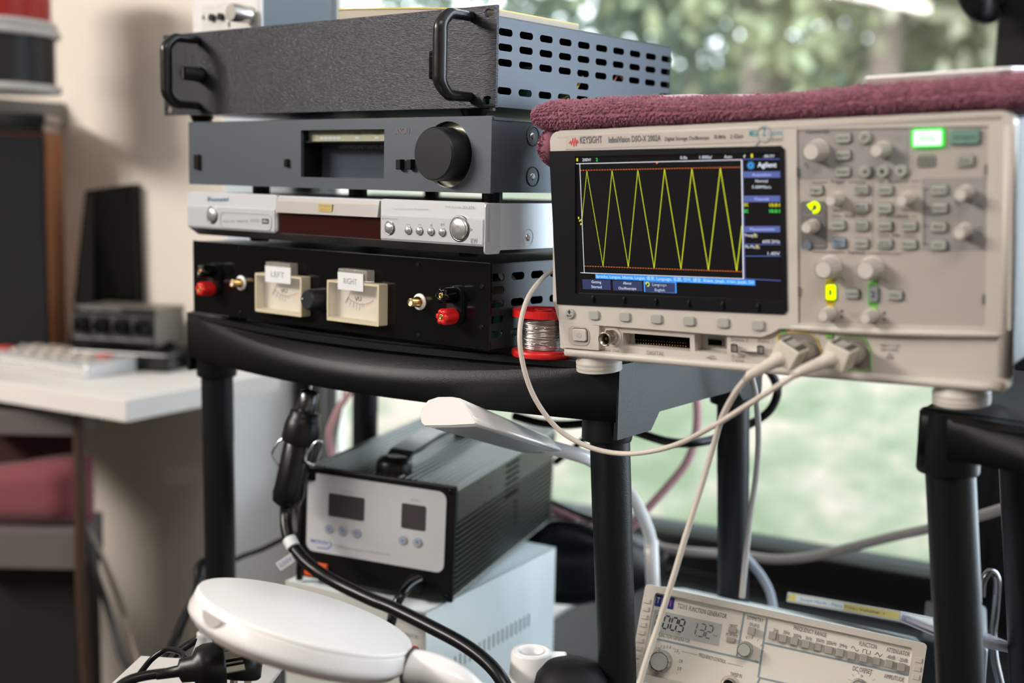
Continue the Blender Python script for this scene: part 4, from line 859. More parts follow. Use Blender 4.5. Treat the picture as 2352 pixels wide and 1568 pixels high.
T = thing('daylight_block_box', 'black box added at the right side of the oscilloscope to block side daylight', 'case', MS)  # added box keeping side daylight off the oscilloscope's right edge and foot
MB().box(WS+.020,WS+.26,-.030,.115,-.0125,HS-.012,.004).build('body', black_sat, T); MB().box(WS+.030,WS+.25,-.0325,-.030,.002,HS-.025,.002).build('front_panel', black_pl, T)
MB().tube([(WS+.12,-.0325,.06),(WS+.12,-.055,.065),(WS+.12,-.055,.13),(WS+.12,-.0325,.135)], .005, 10, 5).build('handle', black_gl, T)
# --- towel folded over the oscilloscope
towel_m = mat('towel_plum', (.31,.11,.155), .95, sheen=.3, var=.12, vscale=60)
T = thing('folded_towel', 'plum terry towel folded flat over the top of the oscilloscope', 'towel', MS)
def tsurf(u, a):
    """u along the scope, a around the section"""
    x = -.0165+u*(WS+.034)
    th = .0215+.0025*math.sin(u*9)+.0020*noise.noise(Vector((u*14,0,3)))+.0035*math.exp(-u*14); y0, y1 = -.0025+.003*noise.noise(Vector((u*10,1,0))), .118
    cx, cz = (y0+y1)/2, HS+.0005+th/2; hx, hz = (y1-y0)/2, th/2
    e = .5 if math.cos(a) < 0 else .8
    c_, s_ = math.cos(a), math.sin(a); k = 1
    endr = min(1, math.sqrt(max(0, 1-((max(0,.020-u)/.020))**2)))*min(1, math.sqrt(max(0,1-((max(0,u-.975)/.025))**2)))
    y = cx+hx*math.copysign(abs(c_)**.35, c_); z = cz+hz*math.copysign(abs(s_)**.75, s_)*max(.55,endr)
    z += .0012*noise.noise(Vector((x*60,y*60,z*60)))
    return Vector((x,y,z))
def lobe(u, a):
    """lower fold hanging over the left end"""
    th = math.pi*(u-.5); cx, cz = -.0085, HS-.0135; r0 = math.cos(th)
    x = cx+.0150*math.cos(a)*max(0,r0)**.35; z = cz+.0225*math.sin(a)*max(0,r0)**.35; y = -.001+.11*u
    return Vector((x,y,z))
mb = MB(); NU, NA = 160, 40
for fn, NU, NA in ((tsurf,160,40),(lobe,24,28)):
    vs = [fn(i/NU, 2*math.pi*k/NA) for i in range(NU+1) for k in range(NA)]
    fs = [(i*NA+k, i*NA+(k+1)%NA, (i+1)*NA+(k+1)%NA, (i+1)*NA+k) for i in range(NU) for k in range(NA)]+[tuple(range(NA))[::-1], tuple(NU*NA+k for k in range(NA))]
    mb.add(vs, fs, True)
mb.build('towel_cloth', towel_m, T)
mb = MB()
def loop_(p, n_, t_, l_, r_):
    s_ = n_.cross(t_).normalized(); vs = []; K = 5
    for j, (h, rr_) in enumerate(((-.3,.9),(.25,1.05),(.7,.85),(1.0,.35))):
        for k in range(K): a = 2*math.pi*k/K; vs.append(p+n_*l_*h+(math.cos(a)*t_*1.15+math.sin(a)*s_*.85)*r_*rr_+t_*(.5*r_*h))
    fs = [(j*K+k, j*K+(k+1)%K, (j+1)*K+(k+1)%K, (j+1)*K+k) for j in range(3) for k in range(K)]+[tuple(3*K+k for k in range(K))]
    mb.add(vs, fs, True)
def pile(fn, us, as_, jit):
    for u in us:
        for a in as_:
            uu = min(.999,max(.001,u+random.gauss(0,jit[0]))); aa = a+random.gauss(0,jit[1]); p = fn(uu,aa); e = 1e-3
            du = fn(min(1,uu+e),aa)-p; da = fn(uu,aa+e*4)-p
            n_ = da.cross(du)
            if n_.length < 1e-12: continue
            n_.normalize(); n_ = (n_+Vector([random.gauss(0,.38) for _ in 'xyz'])).normalized()
            t_ = n_.orthogonal().normalized(); loop_(p, n_, t_, random.uniform(.0014,.0027), random.uniform(.00060,.00092))
asec = [math.pi+t for t in [(-1+2*i/15)*1.25 for i in range(16)]]
pile(tsurf, [i/330 for i in range(331)], asec, (.0012,.03))
pile(tsurf, [i/40*.03 for i in range(16)], [i*.22 for i in range(28)], (.001,.05))
pile(lobe, [i/50 for i in range(40)], [R(90)+i*.11 for i in range(30)], (.01,.05))
o = mb.build('terry_loops', towel_m, T); o['kind'] = 'stuff'
# --- white tablet on the towel
T = thing('flat_tablet', 'thin white flat tablet lying on the plum towel', 'tablet', MS)
a, b = face(MS,1975,181,-.004), face(MS,2318,161,-.004)
zt = HS+.0285; a = (face(MS,1978,180,0.004)[0], zt); b = (face(MS,2322,162,.004)[0], zt)
MT = Matrix.Translation((a[0],0.004,zt)) 
wd = b[0]-a[0]; mb = MB()
def ringp(ins, z): return [(p[0],p[1],z) for p in rr(ins,wd-ins,ins,.11-ins,.008,5)]
lv = [ringp(.004,-.0065),ringp(.001,-.003),ringp(0,-.0015),ringp(.001,0)]; K = len(lv[0])
mb.add([w for r0 in lv for w in r0], [(j*K+k, j*K+(k+1)%K, (j+1)*K+(k+1)%K, (j+1)*K+k) for j in range(3) for k in range(K)]+[tuple(range(K))[::-1], tuple(3*K+k for k in range(K))], False, MT)
mb.build('casing', white_pl, T)
mb = MB().box(.01,wd-.01,.01,.10,0,.0003, M=MT).build('glass_face', mat('tablet_glass', (.35,.36,.38), .1), T)

# ------------------------------------------------------------------ probe leads
def axes(p0, p1, upv=(0,0,1)):
    """frame at p0 with z along p0->p1"""
    z = (Vector(p1)-Vector(p0)).normalized(); x = Vector(upv).cross(z).normalized(); y = z.cross(x)
    M = Matrix((x,y,z)).transposed().to_4x4(); M.translation = p0; return M
nrm = (MS.to_3x3() @ Vector((0,-1,0))).normalized()
def probe(label, base, boxc, r0, r1, path, r_, tagcol):
    T = thing('probe_lead', label, 'probe lead')
    B = MS @ hit(MS, *base, 1, .0035); E = B+nrm*.022
    M = axes(B, E)
    n_ = 60; mb = MB(); rg = lambda r, h, dp: [((r-(dp if i%3==0 else 0))*math.cos(2*math.pi*i/n_), (r-(dp if i%3==0 else 0))*math.sin(2*math.pi*i/n_), h) for i in range(n_)]
    RR = [rg(.0088,0,0),rg(.0088,.001,.0005),rg(.0084,.010,.0005),rg(.0068,.0125,0),rg(.0068,.016,0)]
    mb.add([w for r in RR for w in r], [(j*n_+i, j*n_+(i+1)%n_, (j+1)*n_+(i+1)%n_, (j+1)*n_+i) for j in range(4) for i in range(n_)]+[tuple(4*n_+i for i in range(n_))], False, M)
    mb.build('coax_collar', mat('collar_grey', (.36,.33,.28), .5), T)
    C_ = at(*boxc, (B+nrm*.024).y); P1 = at(*path[0][:2], path[0][2]); d_ = (P1-C_).normalized()
    MX = Matrix((nrm.cross(Vector((0,0,1))).normalized(), nrm.cross(nrm.cross(Vector((0,0,1)))).normalized(), nrm)).transposed().to_4x4(); MX.translation = C_
    MX = MX @ Matrix.Rotation(R(tagcol),4,'Z')
    o = MB().box(-.0095,.0095,-.0085,.0085,-.011,.009,.0012, M=MX).build('plug_housing', mat('plug_beige', (.64,.59,.50), .4), T)
    up = -1 if (MX.to_3x3() @ Vector((0,-1,0))).z > 0 else 1
    y_ = .0086*up; L_ = MB().box(-.0078,.0078,min(y_,y_+.0003*up),max(y_,y_+.0003*up),-.009,.007, M=MX).build('type_label', mat('label_dark', (.07,.065,.06), .45), o)
    MB().box(-.003,.0045,min(y_+.0003*up,y_+.0005*up),max(y_+.0003*up,y_+.0005*up),-.008,.006, M=MX).build('label_lettering', mat('label_grey', (.42,.41,.38), .45), L_)
    P = [at(*p) for p in path]
    MB().tube([C_+d_*.004, C_+d_*.011, C_+d_*.0115, C_+d_*.013, C_+d_*.0135, P[0]*.5+(C_+d_*.0135)*.5, P[0], P[0]+(P[1]-P[0]).normalized()*.006], .004, 16, 1, radii=[.0062,.0062,.0055,.0058,.0050,.0044,.0036,.0026]).build('strain_relief', cable_w, T)
    MB().tube(P, r_, 12, 8).build('cable', cable_w, T); return T
probe('beige probe lead plugged into channel one, hanging straight down past the function generator', (1851,806), (1812,812), 0,0,
      [(1722,861,.915),(1690,900,.925),(1657,962,.94),(1637,1030,.95),(1610,1120,.955),(1575,1230,.955),(1545,1330,.955),(1510,1440,.955),(1480,1530,.95),(1462,1600,.945),(1440,1720,.94)], .0024, -28)
probe('beige probe lead plugged into channel two, looping left round the shelf corner', (1963,810), (1928,816), 0,0,
      [(1838,853,.885),(1790,884,.895),(1720,928,.92),(1642,976,.945),(1560,1018,.985),(1490,1037,1.01),(1420,1041,1.03),(1350,1025,1.04),(1282,985,1.045),(1230,917,1.045),(1202,840,1.045),(1194,760,1.05),(1210,690,1.07),(1240,645,1.10),(1272,620,1.125),(1330,596,1.15)], .0022, -20)

def cable(label, pts, r_, m_, name='cable', group=None, sub=8):
    o = MB().tube([at(*p) for p in pts], r_, 10, sub).build(name, m_); tag(o, label, 'cable', group); return o

# ------------------------------------------------------------------ solder reel
c_ = at(1246,800,1.125); T = thing('solder_reel', 'red plastic reel of silvery solder wire on the shelf corner', 'reel', Matrix.Translation((c_.x,c_.y,SZ)))
for nm, z0 in (('flange',0),('flange',.0375)):
    holes = []
    for i in range(6):
        t0 = R(60*i+8); t1 = R(60*i+52); ho = [(.0205*math.cos(t0+(t1-t0)*k/6), .0205*math.sin(t0+(t1-t0)*k/6)) for k in range(7)]+[(.0105*math.cos(t1+(t0-t1)*k/4), .0105*math.sin(t1+(t0-t1)*k/4)) for k in range(5)]
        holes.append(ho)
    if z0: MB().plate(circ(0,0,.0275,48), holes, z0+.001, z0+.0025, axis='z').plate(circ(0,0,.0285,48), [circ(0,0,.0262,48)], z0-.001, z0+.0055, axis='z').plate(circ(0,0,.0085,24),[circ(0,0,.006,24)],z0,z0+.0055,axis='z').build(nm, red_pl, T)
    else: MB().lathe([(.0270,0),(.0285,.001),(.0285,.0055),(.0270,.0065)], 48).build(nm, red_pl, T)
mb = MB().lathe([(.0195,.006),(.0195,.0375)], 40)
mb.build('core', mat('solder_dark', (.20,.19,.18), .35, metal=.9), T)
mb = MB(); P = []
for i in range(30*24): t = i/24; z = .0072+.0298*(t/30); P.append((.0199*math.cos(2*math.pi*t), .0199*math.sin(2*math.pi*t), z))
mb.tube(P, .00055, 6, 1)
for k in range(26):
    a0 = random.uniform(0,6.28); z0 = random.uniform(.01,.035); z1 = min(.036,max(.008,z0+random.uniform(-.015,.015)))
    mb.tube([(.0206*math.cos(a0+i*.15), .0206*math.sin(a0+i*.15), z0+(z1-z0)*i/22) for i in range(23)], .0007, 6, 1)
o = mb.build('solder_wire', mat('solder', (.55,.52,.49), .28, metal=1), T); o['kind'] = 'stuff'

# ------------------------------------------------------------------ lower shelf: power source, hot air station, gun, hose
MM = frame((-.2496,1.3505,CH-.600), R(30.5)); WM, HM, DM = .1908, .1455, .2862
T = thing('power_source', 'pale mint steel power source box under the black hot air station', 'power supply', MM)
sv = []
p0, p1 = hit(MM, 200+1808/2.138, 1180+745/2.138, 0, WM), hit(MM, 200+2168/2.138, 1180+513/2.138, 0, WM)
zc = (p0.z+p1.z)/2
for i in range(17): y = p0.y+(p1.y-p0.y)*i/16; sv.append(rr(y-.0018,y+.0018,zc-.0085,zc+.0085,.0006,1))
MB().plate([(.002,.001),(DM,.001),(DM,HM),(.002,HM)], sv, WM-.0015, WM, axis='x').build('side_panel', mint, T)
MB().box(0,WM,.002,DM,HM-.0015,HM,.0004).box(0,.0015,.002,DM,.001,HM-.0015).box(.0015,WM-.0015,DM-.0015,DM,.001,HM-.0015).build('cover', mint, T)
MB().box(WM-.0045,WM-.0030,.01,DM-.01,.01,HM-.02).build('inner_plate', mat('teal_dark', (.015,.075,.075), .7), T)
MB().box(-.001,WM+.0005,0,.002,0,HM,.0005).build('front_panel', mat('source_front', (.52,.52,.49), .5), T)
MB().text('POWER SOURCE', (.115,HM-.030), (WM-.008,HM-.030), -.0006, .0040, True).build('lettering', ink_grey, T)
MB().lathe([(.005,0),(.005,.003)], 20, front(WM-.012,HM-.043)).build('red_lamp', red_pl, T)
for x, y in ((.02,.02),(WM-.02,.02),(.02,DM-.02),(WM-.02,DM-.02)): MB().lathe([(.008,.001),(.008,-.0001)], 14, Matrix.Translation((x,y,0))).build('foot', black_rub, T)

HS2 = frame((-.2295,1.3375,CH-.4455), R(20.11), R(1.75), R(.46)); wS, hS, dS = .1822, .1286, .335
T = thing('hot_air_station', 'black ribbed hot air rework station with pale front plate and two small displays', 'soldering station', HS2)
cc = lambda x, y: (580+x/2.904, 860+y/2.904)
g = lambda x, y, d=0: face(HS2, *cc(x,y), d)
MB().box(0,wS,0,.006,0,hS,.002).build('front_panel', black_sat, T)
# ribbed extrusion: outline with fine grooves on the side and the top
out = []
n_ = 13
for i in range(n_):
    z = .008+.080*i/n_; st = .080/n_; out += [(wS-.0035,z),(wS-.0002,z+st*.10),(wS-.0002,z+st*.55),(wS-.0035,z+st*.65)]
out += [(wS-.0002,.088),(wS-.0002,hS-.006),(wS-.003,hS-.0015)]
for i in range(22):
    x = wS-.010-(wS-.02)*i/22; st = (wS-.02)/22; out += [(x,hS-.0018),(x-st*.15,hS-.0003),(x-st*.7,hS-.0003),(x-st*.85,hS-.0018)]
out += [(.003,hS-.0015),(.0005,hS-.005),(.0005,.003),(.003,.0005),(wS-.003,.0005),(wS-.0002,.004)]
gr = MB()
for i in range(n_ if 0 else 13): z = .008+.080*i/13; gr.box(wS-.0034,wS-.0012,.008,dS-.002,z-.0019,z+.0002)
gr.build('groove_shadow_line', void_m, T)
MB().plate(out, [], .006, dS).build('ribbed_body', mat('station_body', (.060,.068,.058), .40, metal=.5, spec=.35), T)
mb = MB(); a = hit(HS2, *cc(1735,660), 0, wS); 
for i in range(6): mb.box(wS-.0005,wS+.0002, a.y-.022, a.y+.022, a.z+.012-.0075*i, a.z+.0145-.0075*i)
for i in range(5): mb.box(wS-.0018,wS+.0001, a.y+.012, a.y+.022, a.z-.040-.0065*i, a.z-.0375-.0065*i)
mb.build('vent_slots', void_m, T)['kind'] = 'stuff'
for x, y in ((1585,750),(1543,850)): h = hit(HS2, *cc(x,y), 0, wS); MB().lathe([(.0012,0),(.0012,.0005)], 10, side(h.y,h.z,wS)).build('rivet', black_gl, T)
c_tl, c_tr, c_br, c_bl = g(395,665), g(1315,775), g(1240,1320), g(340,1160)
x0, x1 = (c_tl[0]+c_bl[0])/2, (c_tr[0]+g(1260,1300)[0])/2; z0, z1 = (c_bl[1]+c_br[1])/2, (c_tl[1]+c_tr[1])/2
FP = MB().prism(rr(x0,x1,z0,z1,.009,5), -.0012, 0).build('front_plate', mat('plate_lilac', (.55,.55,.57), .45), T)
for (a, b, nm) in (((505,940),(745,825),'temperature_display'),((990,1020),(1155,880),'air_display')):
    p, r_ = g(*a,-.002), g(*b,-.002); MB().prism(rr(p[0],r_[0],p[1],r_[1],.002), -.0020, -.001).build(nm, mat('smoked_display', (.055,.045,.045), .25), FP)
for k, (x, y) in enumerate(((508,1028),(600,1045),(694,1058),(1000,1105),(1098,1120))):
    p = g(x,y,-.0022); o = MB().lathe([(.0056,0),(.0056,.0016),(.0048,.0022)], 20, front(p[0],p[1],-.0002)).build('round_key', mat('key_bluegrey', (.34,.36,.42), .45), FP)
mb = MB()
for k, (x, y) in enumerate(((508,1028),(600,1045),(694,1058),(1000,1105),(1098,1120))):
    p = g(x,y,-.0026); s_ = .0020
    if k in (0,3): mb.poly([(p[0]-s_,p[1]-s_*.7),(p[0]+s_,p[1]-s_*.7),(p[0],p[1]+s_*.8)], -.0026)
    elif k in (1,4): mb.poly([(p[0]-s_,p[1]+s_*.7),(p[0],p[1]-s_*.8),(p[0]+s_,p[1]+s_*.7)], -.0026)
    else: mb.text('SET', (p[0]-.003,p[1]-.001), (p[0]+.003,p[1]-.001), -.0026, .002, True)
mb.build('key_print', ink_blue, FP)
y_ = -.0014; h = lambda x, y: face(HS2, *cc(x,y), y_)
MB().text('MICRON', h(388,1116), h(502,1134), y_, .0038, True).line(h(430,1152),h(500,1162),.0012,y_).line(h(500,1162),h(528,1138),.0014,y_).line(h(528,1138),h(515,1112),.0012,y_).build('maker_lettering', ink_blue, FP)
MB().text('T-1206', h(548,1150), h(608,1158), y_, .0030, True).text('Digital Adjustable Hot Air SMD Rework Station', h(614,1162), h(918,1206), y_, .0020).text('Temperature', h(590,784), h(682,792), y_, .0024).text('Air Flow', h(1057,842), h(1120,850), y_, .0024).build('lettering', ink_grey, FP)
for (x, z) in ((.006,hS-.006),(wS-.006,hS-.006),(wS-.007,.007),(.006,.007)): screw(T, front(x,z), .0034, black_gl)
a = g(430,1300); MB().box(a[0]-.014,a[0]+.014,-.004,0,.004,.020,.001).build('power_rocker', mat('orange_rocker', (.75,.10,.02), .35), T)
for x, y in ((.02,.02),(wS-.02,.02),(.02,dS-.02),(wS-.02,dS-.02)): MB().lathe([(.009,.001),(.008,-.007)], 16, Matrix.Translation((x,y,0))).build('foot', black_rub, T)
# strap handle on top, two end blocks
for y in (.03,.25): MB().lathe([(.020,-.001),(.020,.009),(.017,.014),(.008,.016)], 24, Matrix.Translation((.095,y,hS))).build('handle_mount', black_sat, T)
MB().prism([(.030,.010),(.05,.019),(.12,.024),(.19,.022),(.25,.010),(.25,.006),(.19,.017),(.12,.019),(.05,.014),(.030,.006)], .081, .109, M=Matrix.Translation((0,0,hS)), axis='x').build('strap_handle', mat('strap_black', (.02,.022,.026), .3), T)
# power hose of the station
a = hit(HS2, *cc(1090,1390), 1, 0); b = HS2 @ a
MB().cyl(b, b+(HS2.to_3x3() @ Vector((0,-.012,0))), .010).build('hose_collar', black_rub).parent = None
bpy.data.objects['hose_collar'].parent = T; bpy.data.objects['hose_collar'].matrix_parent_inverse = HS2.inverted()
o = cable('short black cord leaving the front of the hot air station', [(965,1330,1.275),(940,1345,1.262),(920,1370,1.25),(905,1400,1.245),(898,1430,1.24),(880,1480,1.24)], .0052, black_gl)

# gun in its holder
T = thing('hot_air_gun', 'black hot air gun standing upright in a wire holder beside the station', 'hot air gun')
A, B = at(657,1162,1.30), at(713,893,1.31)
M = axes(A, B); Lg = (B-A).length; u_ = lambda f_: Lg*f_
MB().lathe([(.0095,u_(-.0)),(.0155,u_(.03)),(.0172,u_(.10)),(.0166,u_(.16)),(.0163,u_(.52)),(.0150,u_(.54))], 28, M).build('grip', mat('gun_black', (.005,.005,.006), .25, spec=.35), T)
MB().lathe([(.0190,u_(.54)),(.0200,u_(.58)),(.0196,u_(.68)),(.0180,u_(.74)),(.0165,u_(.76)),(.0165,u_(.80)),(.0150,u_(.81))], 28, M).build('barrel', black_sat, T)
MB().lathe([(.0100,u_(.81)),(.0105,u_(.84)),(.0105,u_(.96)),(.0085,u_(.985)),(.0040,u_(1.0))], 24, M).build('nozzle', mat('nozzle_metal', (.10,.10,.10), .25, metal=.9), T)
MB().cyl(B, B+(B-A).normalized()*.018, .0016).build('pin', chrome, T)
Th = thing('gun_holder', 'bent wire holder gripping the hot air gun from both sides', 'holder')
for pts in ([(655,1003,1.30),(640,1015,1.30),(625,1042,1.30),(640,1068,1.30),(650,1082,1.305)], [(722,1068,1.30),(703,1060,1.29),(704,1045,1.29),(722,1018,1.29),(735,1012,1.29),(740,1022,1.295),(728,1060,1.30)]):
    MB().tube([at(*p) for p in pts], .0013, 8, 6).build('wire_loop', chrome, Th)
MB().box(-.02,.02,-.006,.006,-.01,.004,.001, M=Matrix.Translation(at(690,1080,1.335))).build('bracket', black_sat, Th)
MB().tube([at(692,1080,1.34),at(690,1250,1.345),at(688,1330,1.345)], .004, 8, 1).build('stem', black_sat, Th)
T = thing('air_hose', 'thick black hose of the hot air gun crossing in front of the power source', 'hose')
hp = [(657,1158,1.30),(657,1180,1.298),(658,1210,1.29),(668,1245,1.28),(697,1284,1.265),(735,1315,1.25),(785,1344,1.235),(855,1377,1.21),(902,1396,1.195),(995,1442,1.16),(1065,1480,1.135),(1117,1519,1.115),(1152,1560,1.10),(1175,1610,1.09)]
MB().tube([at(*p) for p in hp], .0068, 16, 8).build('hose_tube', mat('hose_black', (.005,.005,.006), .28, spec=.4), T)
a, b = at(664,1237,1.279), at(674,1256,1.273); MB().cyl(a, b, .0074).build('label_band', white_lab, T)
a = at(656,1290,1.268); M = axes(a, a+Vector((0,-.3,.05))); M = Matrix.Translation(a) @ Matrix.Rotation(R(-36),4,'Y')
o = MB().box(-.010,.010,0,.0003,-.005,.005, M=M).build('voltage_tag', white_lab, T); MB().text('230V', (-.008,-.002), (.008,-.002), -.0003, .0045, M=M).build('tag_lettering', ink_blue, o)

# ------------------------------------------------------------------ magnifier lamp head in the foreground
def cam_dir(x, y, z): return (right*x+down*y+fwd*z).normalized()
T = thing('magnifier_lamp', 'round white magnifier lamp head with closed lid, in the foreground', 'lamp')
nv = cam_dir(math.sin(R(17))*.999, -math.cos(R(17))*.999, .030); Cn = at(703,1412,.93)
zz = nv; hd = cam_dir(math.cos(R(17)), math.sin(R(17)), .0); hd = (hd-zz*hd.dot(zz)).normalized()
M = Matrix((hd, zz.cross(hd), zz)).transposed().to_4x4(); M.translation = Cn; RL = .0870
MB().lathe([(RL*.985,-.0035),(RL*.995,-.0010),(RL*.985,.0006),(RL*.97,.0010),(.001,.0016)], 96, M).build('lid', white_pl, T)
MB().lathe([(RL*.90,-.0205),(RL*.99,-.0195),(RL*1.022,-.0155),(RL*1.022,-.012),(RL*1.0,-.0035)], 96, M).build('rim', white_gl, T)
MB().lathe([(RL*.80,-.0245),(RL*.94,-.0238),(RL*.965,-.0198)], 96, M).build('lower_ring', mat('pinkish_ring', (.62,.52,.50), .3), T)
na = R(-131); nM = M @ Matrix.Rotation(na,4,'Z') @ Matrix.Translation((RL*1.012,0,-.0045)) @ Matrix.Rotation(R(90),4,'Y')
MB().prism([(-.000,-.012),(.004,-.0105),(.0075,-.006),(.0088,0),(.0075,.006),(.004,.0105),(.000,.012)], .0008, .0016, M=nM, axis='z').build('finger_notch', mat('notch_grey', (.45,.43,.43), .4), T)
b0 = M @ Vector((RL*1.01,-.010,-.012)); b1 = at(1060,1572,.90); b2 = at(1130,1640,.90)
MB().tube([b0, b0*.5+b1*.5+Vector((0,0,.004)), b1, b2], .012, 16, 8, radii=[.0135,.0125,.0120,.0120]).build('arm', white_gl, T)
MB().cyl(b0, b0+(b1-b0).normalized()*.0022, .0150).build('hinge', mat('hinge_dark', (.05,.05,.05), .4), T)

# ------------------------------------------------------------------ slim desk lamp
T = thing('desk_lamp', 'slim white desk lamp with its long head under the shelf', 'lamp')
NL, NR, FL_, FRr = at(966,978,1.12), at(1094,974,1.07), at(1180,1036,1.21), at(1318,1034,1.15)
sec = [(.06,.0),(.5,-.02),(.98,.0),(1.0,.05),(.90,.35),(.80,.72),(.70,.93),(.55,1.0),(.30,1.02),(.12,.92),(.02,.70),(-.03,.40),(.0,.12)]
def lamp_sec(o_, wv, t_, k=1.0): c = Vector((.5,.5)); return [o_+wv*(c.x+(p[0]-c.x)*k)+Vector((0,0,t_))*(c.y+(p[1]-c.y)*k) for p in sec]
def loft(rings):
    K = len(rings[0]); return [w for r in rings for w in r], [(j*K+k, j*K+(k+1)%K, (j+1)*K+(k+1)%K, (j+1)*K+k) for j in range(len(rings)-1) for k in range(K)]+[tuple(range(K))[::-1], tuple((len(rings)-1)*K+k for k in range(K))]
wn, wf = NR-NL, (FRr-FL_)*.8; ax = (FL_-NL)
vs, fs = loft([lamp_sec(NL+ax*f_, wn*(1-f_)+wf*f_, .026-.010*f_) for f_ in (.012,.25,.5,.75,1.0)]+[lamp_sec(NL+ax*1.1+wf*.1, wf*.6, .012)])
MB().add(vs, fs, True).build('head_shell', white_gl, T)
vs, fs = loft([lamp_sec(NL, wn, .026, .96), lamp_sec(NL+ax*.010, wn, .026, 1.0)]); MB().add(vs, fs, False).build('end_cap', white_pl, T)
dn = Vector((0,0,-.0009))
P = [NL+wn*.16+ax*.06+dn, NL+wn*.90+ax*.06+dn, FL_+wf*.9-ax*.06+dn, FL_+wf*.12-ax*.06+dn]
MB().add(P+[p+Vector((0,0,.0006)) for p in P], [(0,1,2,3),(4,7,6,5),(0,4,5,1),(1,5,6,2),(2,6,7,3),(3,7,4,0)]).build('diffuser', mat('diffuser', (.42,.42,.46), .3), T)
g0 = FL_+wf*.5+ax*.08+Vector((0,0,.007))
gp = [g0, at(1345,1050,1.21), at(1380,1072,1.25), at(1420,1102,1.30), at(1452,1140,1.345), at(1474,1180,1.37), at(1490,1222,1.385), at(1495,1246,1.388)]
MB().tube(gp, .0072, 16, 8).build('gooseneck', white_gl, T)
e0 = at(1495,1242,1.388); e1 = at(1500,1352,1.40); e2 = Vector((e1.x,e1.y,.60)); MB().tube([e0, e1, e2], .0082, 16, 1).build('sleeve', white_gl, T)
MB().lathe([(.055,0),(.055,.006),(.045,.012),(.012,.014)], 32, Matrix.Translation((e1.x,e1.y,.595))).build('base', white_gl, T)

# ------------------------------------------------------------------ function generator
MG = frame((.1184,1.1291,CH-.4689), R(18.77), R(5.01), R(-18.18)); WG, HG, DG = .26, .0899, .235
T = thing('function_generator', 'beige function generator tilted back, with digital readout and a row of square keys', 'function generator', MG)
gg = lambda x, y: (1440+x/3.2667, 1320+y/3.2667)
G = lambda x, y, d=.004: face(MG, *gg(x,y), d)
pts = [G(185,120), G(2180,572), G(2150,905), G(70,740)]
ix0, ix1, iz0, iz1 = .0105, WG-.0115, .007, HG-.006
MB().plate(rr(0,WG,0,HG,.003), [rr(ix0,ix1,iz0,iz1,.003)], -.003, .012).build('front_bezel', fg_m, T)
MB().box(ix0,ix1,.004,.006,iz0,iz1).build('front_panel', fg_face, T)
MB().box(.0015,WG-.0015,.012,DG,.0015,HG-.0015,.002).build('case', mat('fg_case', (.58,.62,.62), .42), T)
MB().box(WG-.0016,WG-.0010,.014,DG-.004,.006,HG-.006).build('side_cover', mat('fg_side_blue', (.36,.47,.56), .42), T)
mb = MB()
for i in range(9):
    for x in (.0045,WG-.0055): mb.box(x-.003,x+.003,-.0042,-.003,.012+.0075*i,.0165+.0075*i,.0004)
mb.build('bezel_ribs', fg_m, T)['kind'] = 'stuff'
YG = .0037; e = lambda x, y: face(MG, *gg(x,y), YG); mb = MB()
for a, b in (((880,285),(825,610)),((1050,325),(985,770)),((205,475),(990,655)),((1030,510),(2150,760)),((990,770),(2140,1030)),((980,810),(995,780)),((130,750),(300,795))): mb.line(e(*a), e(*b), .0018, YG)
mb.build('divider_line', fg_line, T)
mb = MB(); tx = lambda st, x0, y0, x1, y1, h=.0034, b=False: mb.text(st, e(x0,y0), e(x1,y1), YG-.0002, h, b)
tx('TG315',377,245,448,262,.0046); tx('FUNCTION GENERATOR',464,268,745,328,.0046); tx('SYMMETRY',898,330,1022,357,.0038); tx('ON (f/10)',916,380,992,397,.0034); tx('OFFSET',765,393,828,403,.0034); tx('PK-PK/RMS',742,455,830,473,.0030); tx('3MHz FUNCTION GENERATOR',175,445,470,510,.0036)
tx('FREQUENCY CONTROL',538,610,740,665,.0034); tx('SWEEP IN',774,755,860,775,.0038); tx('FREQUENCY RANGE',1250,408,1494,468,.0040); tx('FUNCTION',1741,528,1872,556,.0040); tx('ATTENUATOR',1945,573,2120,612,.0040); tx('DC OFFSET',1692,715,1838,745,.0042); tx('AMPLITUDE',1927,772,2077,803,.0040)
for st, x, y, w_ in (('3Hz',1115,428,38),('30Hz',1195,445,48),('300Hz',1278,470,62),('3kHz',1362,488,48),('30kHz',1448,504,62),('300kHz',1533,524,76),('3MHz',1621,545,60),('-40dB',1979,630,66),('-20dB',2071,652,66)): tx(st,x-w_/2,y-4,x+w_/2,y+6,.0036)
for st, x, y in (('1.0',232,562),('1.3',268,548),('1.6',317,548),('2.0',370,576),('2.6',403,655),('3.0',392,712),('0.003',222,745)): tx(st,x-14,y,x+14,y+5,.0030)
mb.line(e(412,572),e(525,600),.0003,YG).line(e(752,660),e(870,688),.0003,YG)
sp_ = e(1705,552); 
def sine(cx, cz, kind):
    P = {0:[(-.0032,0),(-.0024,.0016),(-.0016,.0018),(-.0008,.0010),(.0008,-.0010),(.0016,-.0018),(.0024,-.0016),(.0032,0)],1:[(-.0032,-.0016),(-.0032,.0016),(0,.0016),(0,-.0016),(.0032,-.0016),(.0032,.0016)],2:[(-.0032,-.001),(-.0012,.0018),(.0012,-.0018),(.0032,.0012)]}[kind]
    for i in range(len(P)-1): mb.line((cx+P[i][0],cz+P[i][1]),(cx+P[i+1][0],cz+P[i+1][1]),.0005,YG)
sine(*e(1710,554),0); sine(*e(1797,576),1); sine(*e(1888,597),2)
def ticks(x, y, r0, r1, a0, a1, n_):
    cx, cz = face(MG, *gg(x,y), YG)
    for i in range(n_): t = R(a0+(a1-a0)*i/(n_-1)); mb.line((cx+r0*math.cos(t),cz+r0*math.sin(t)),(cx+r1*math.cos(t),cz+r1*math.sin(t)),.0003,YG)
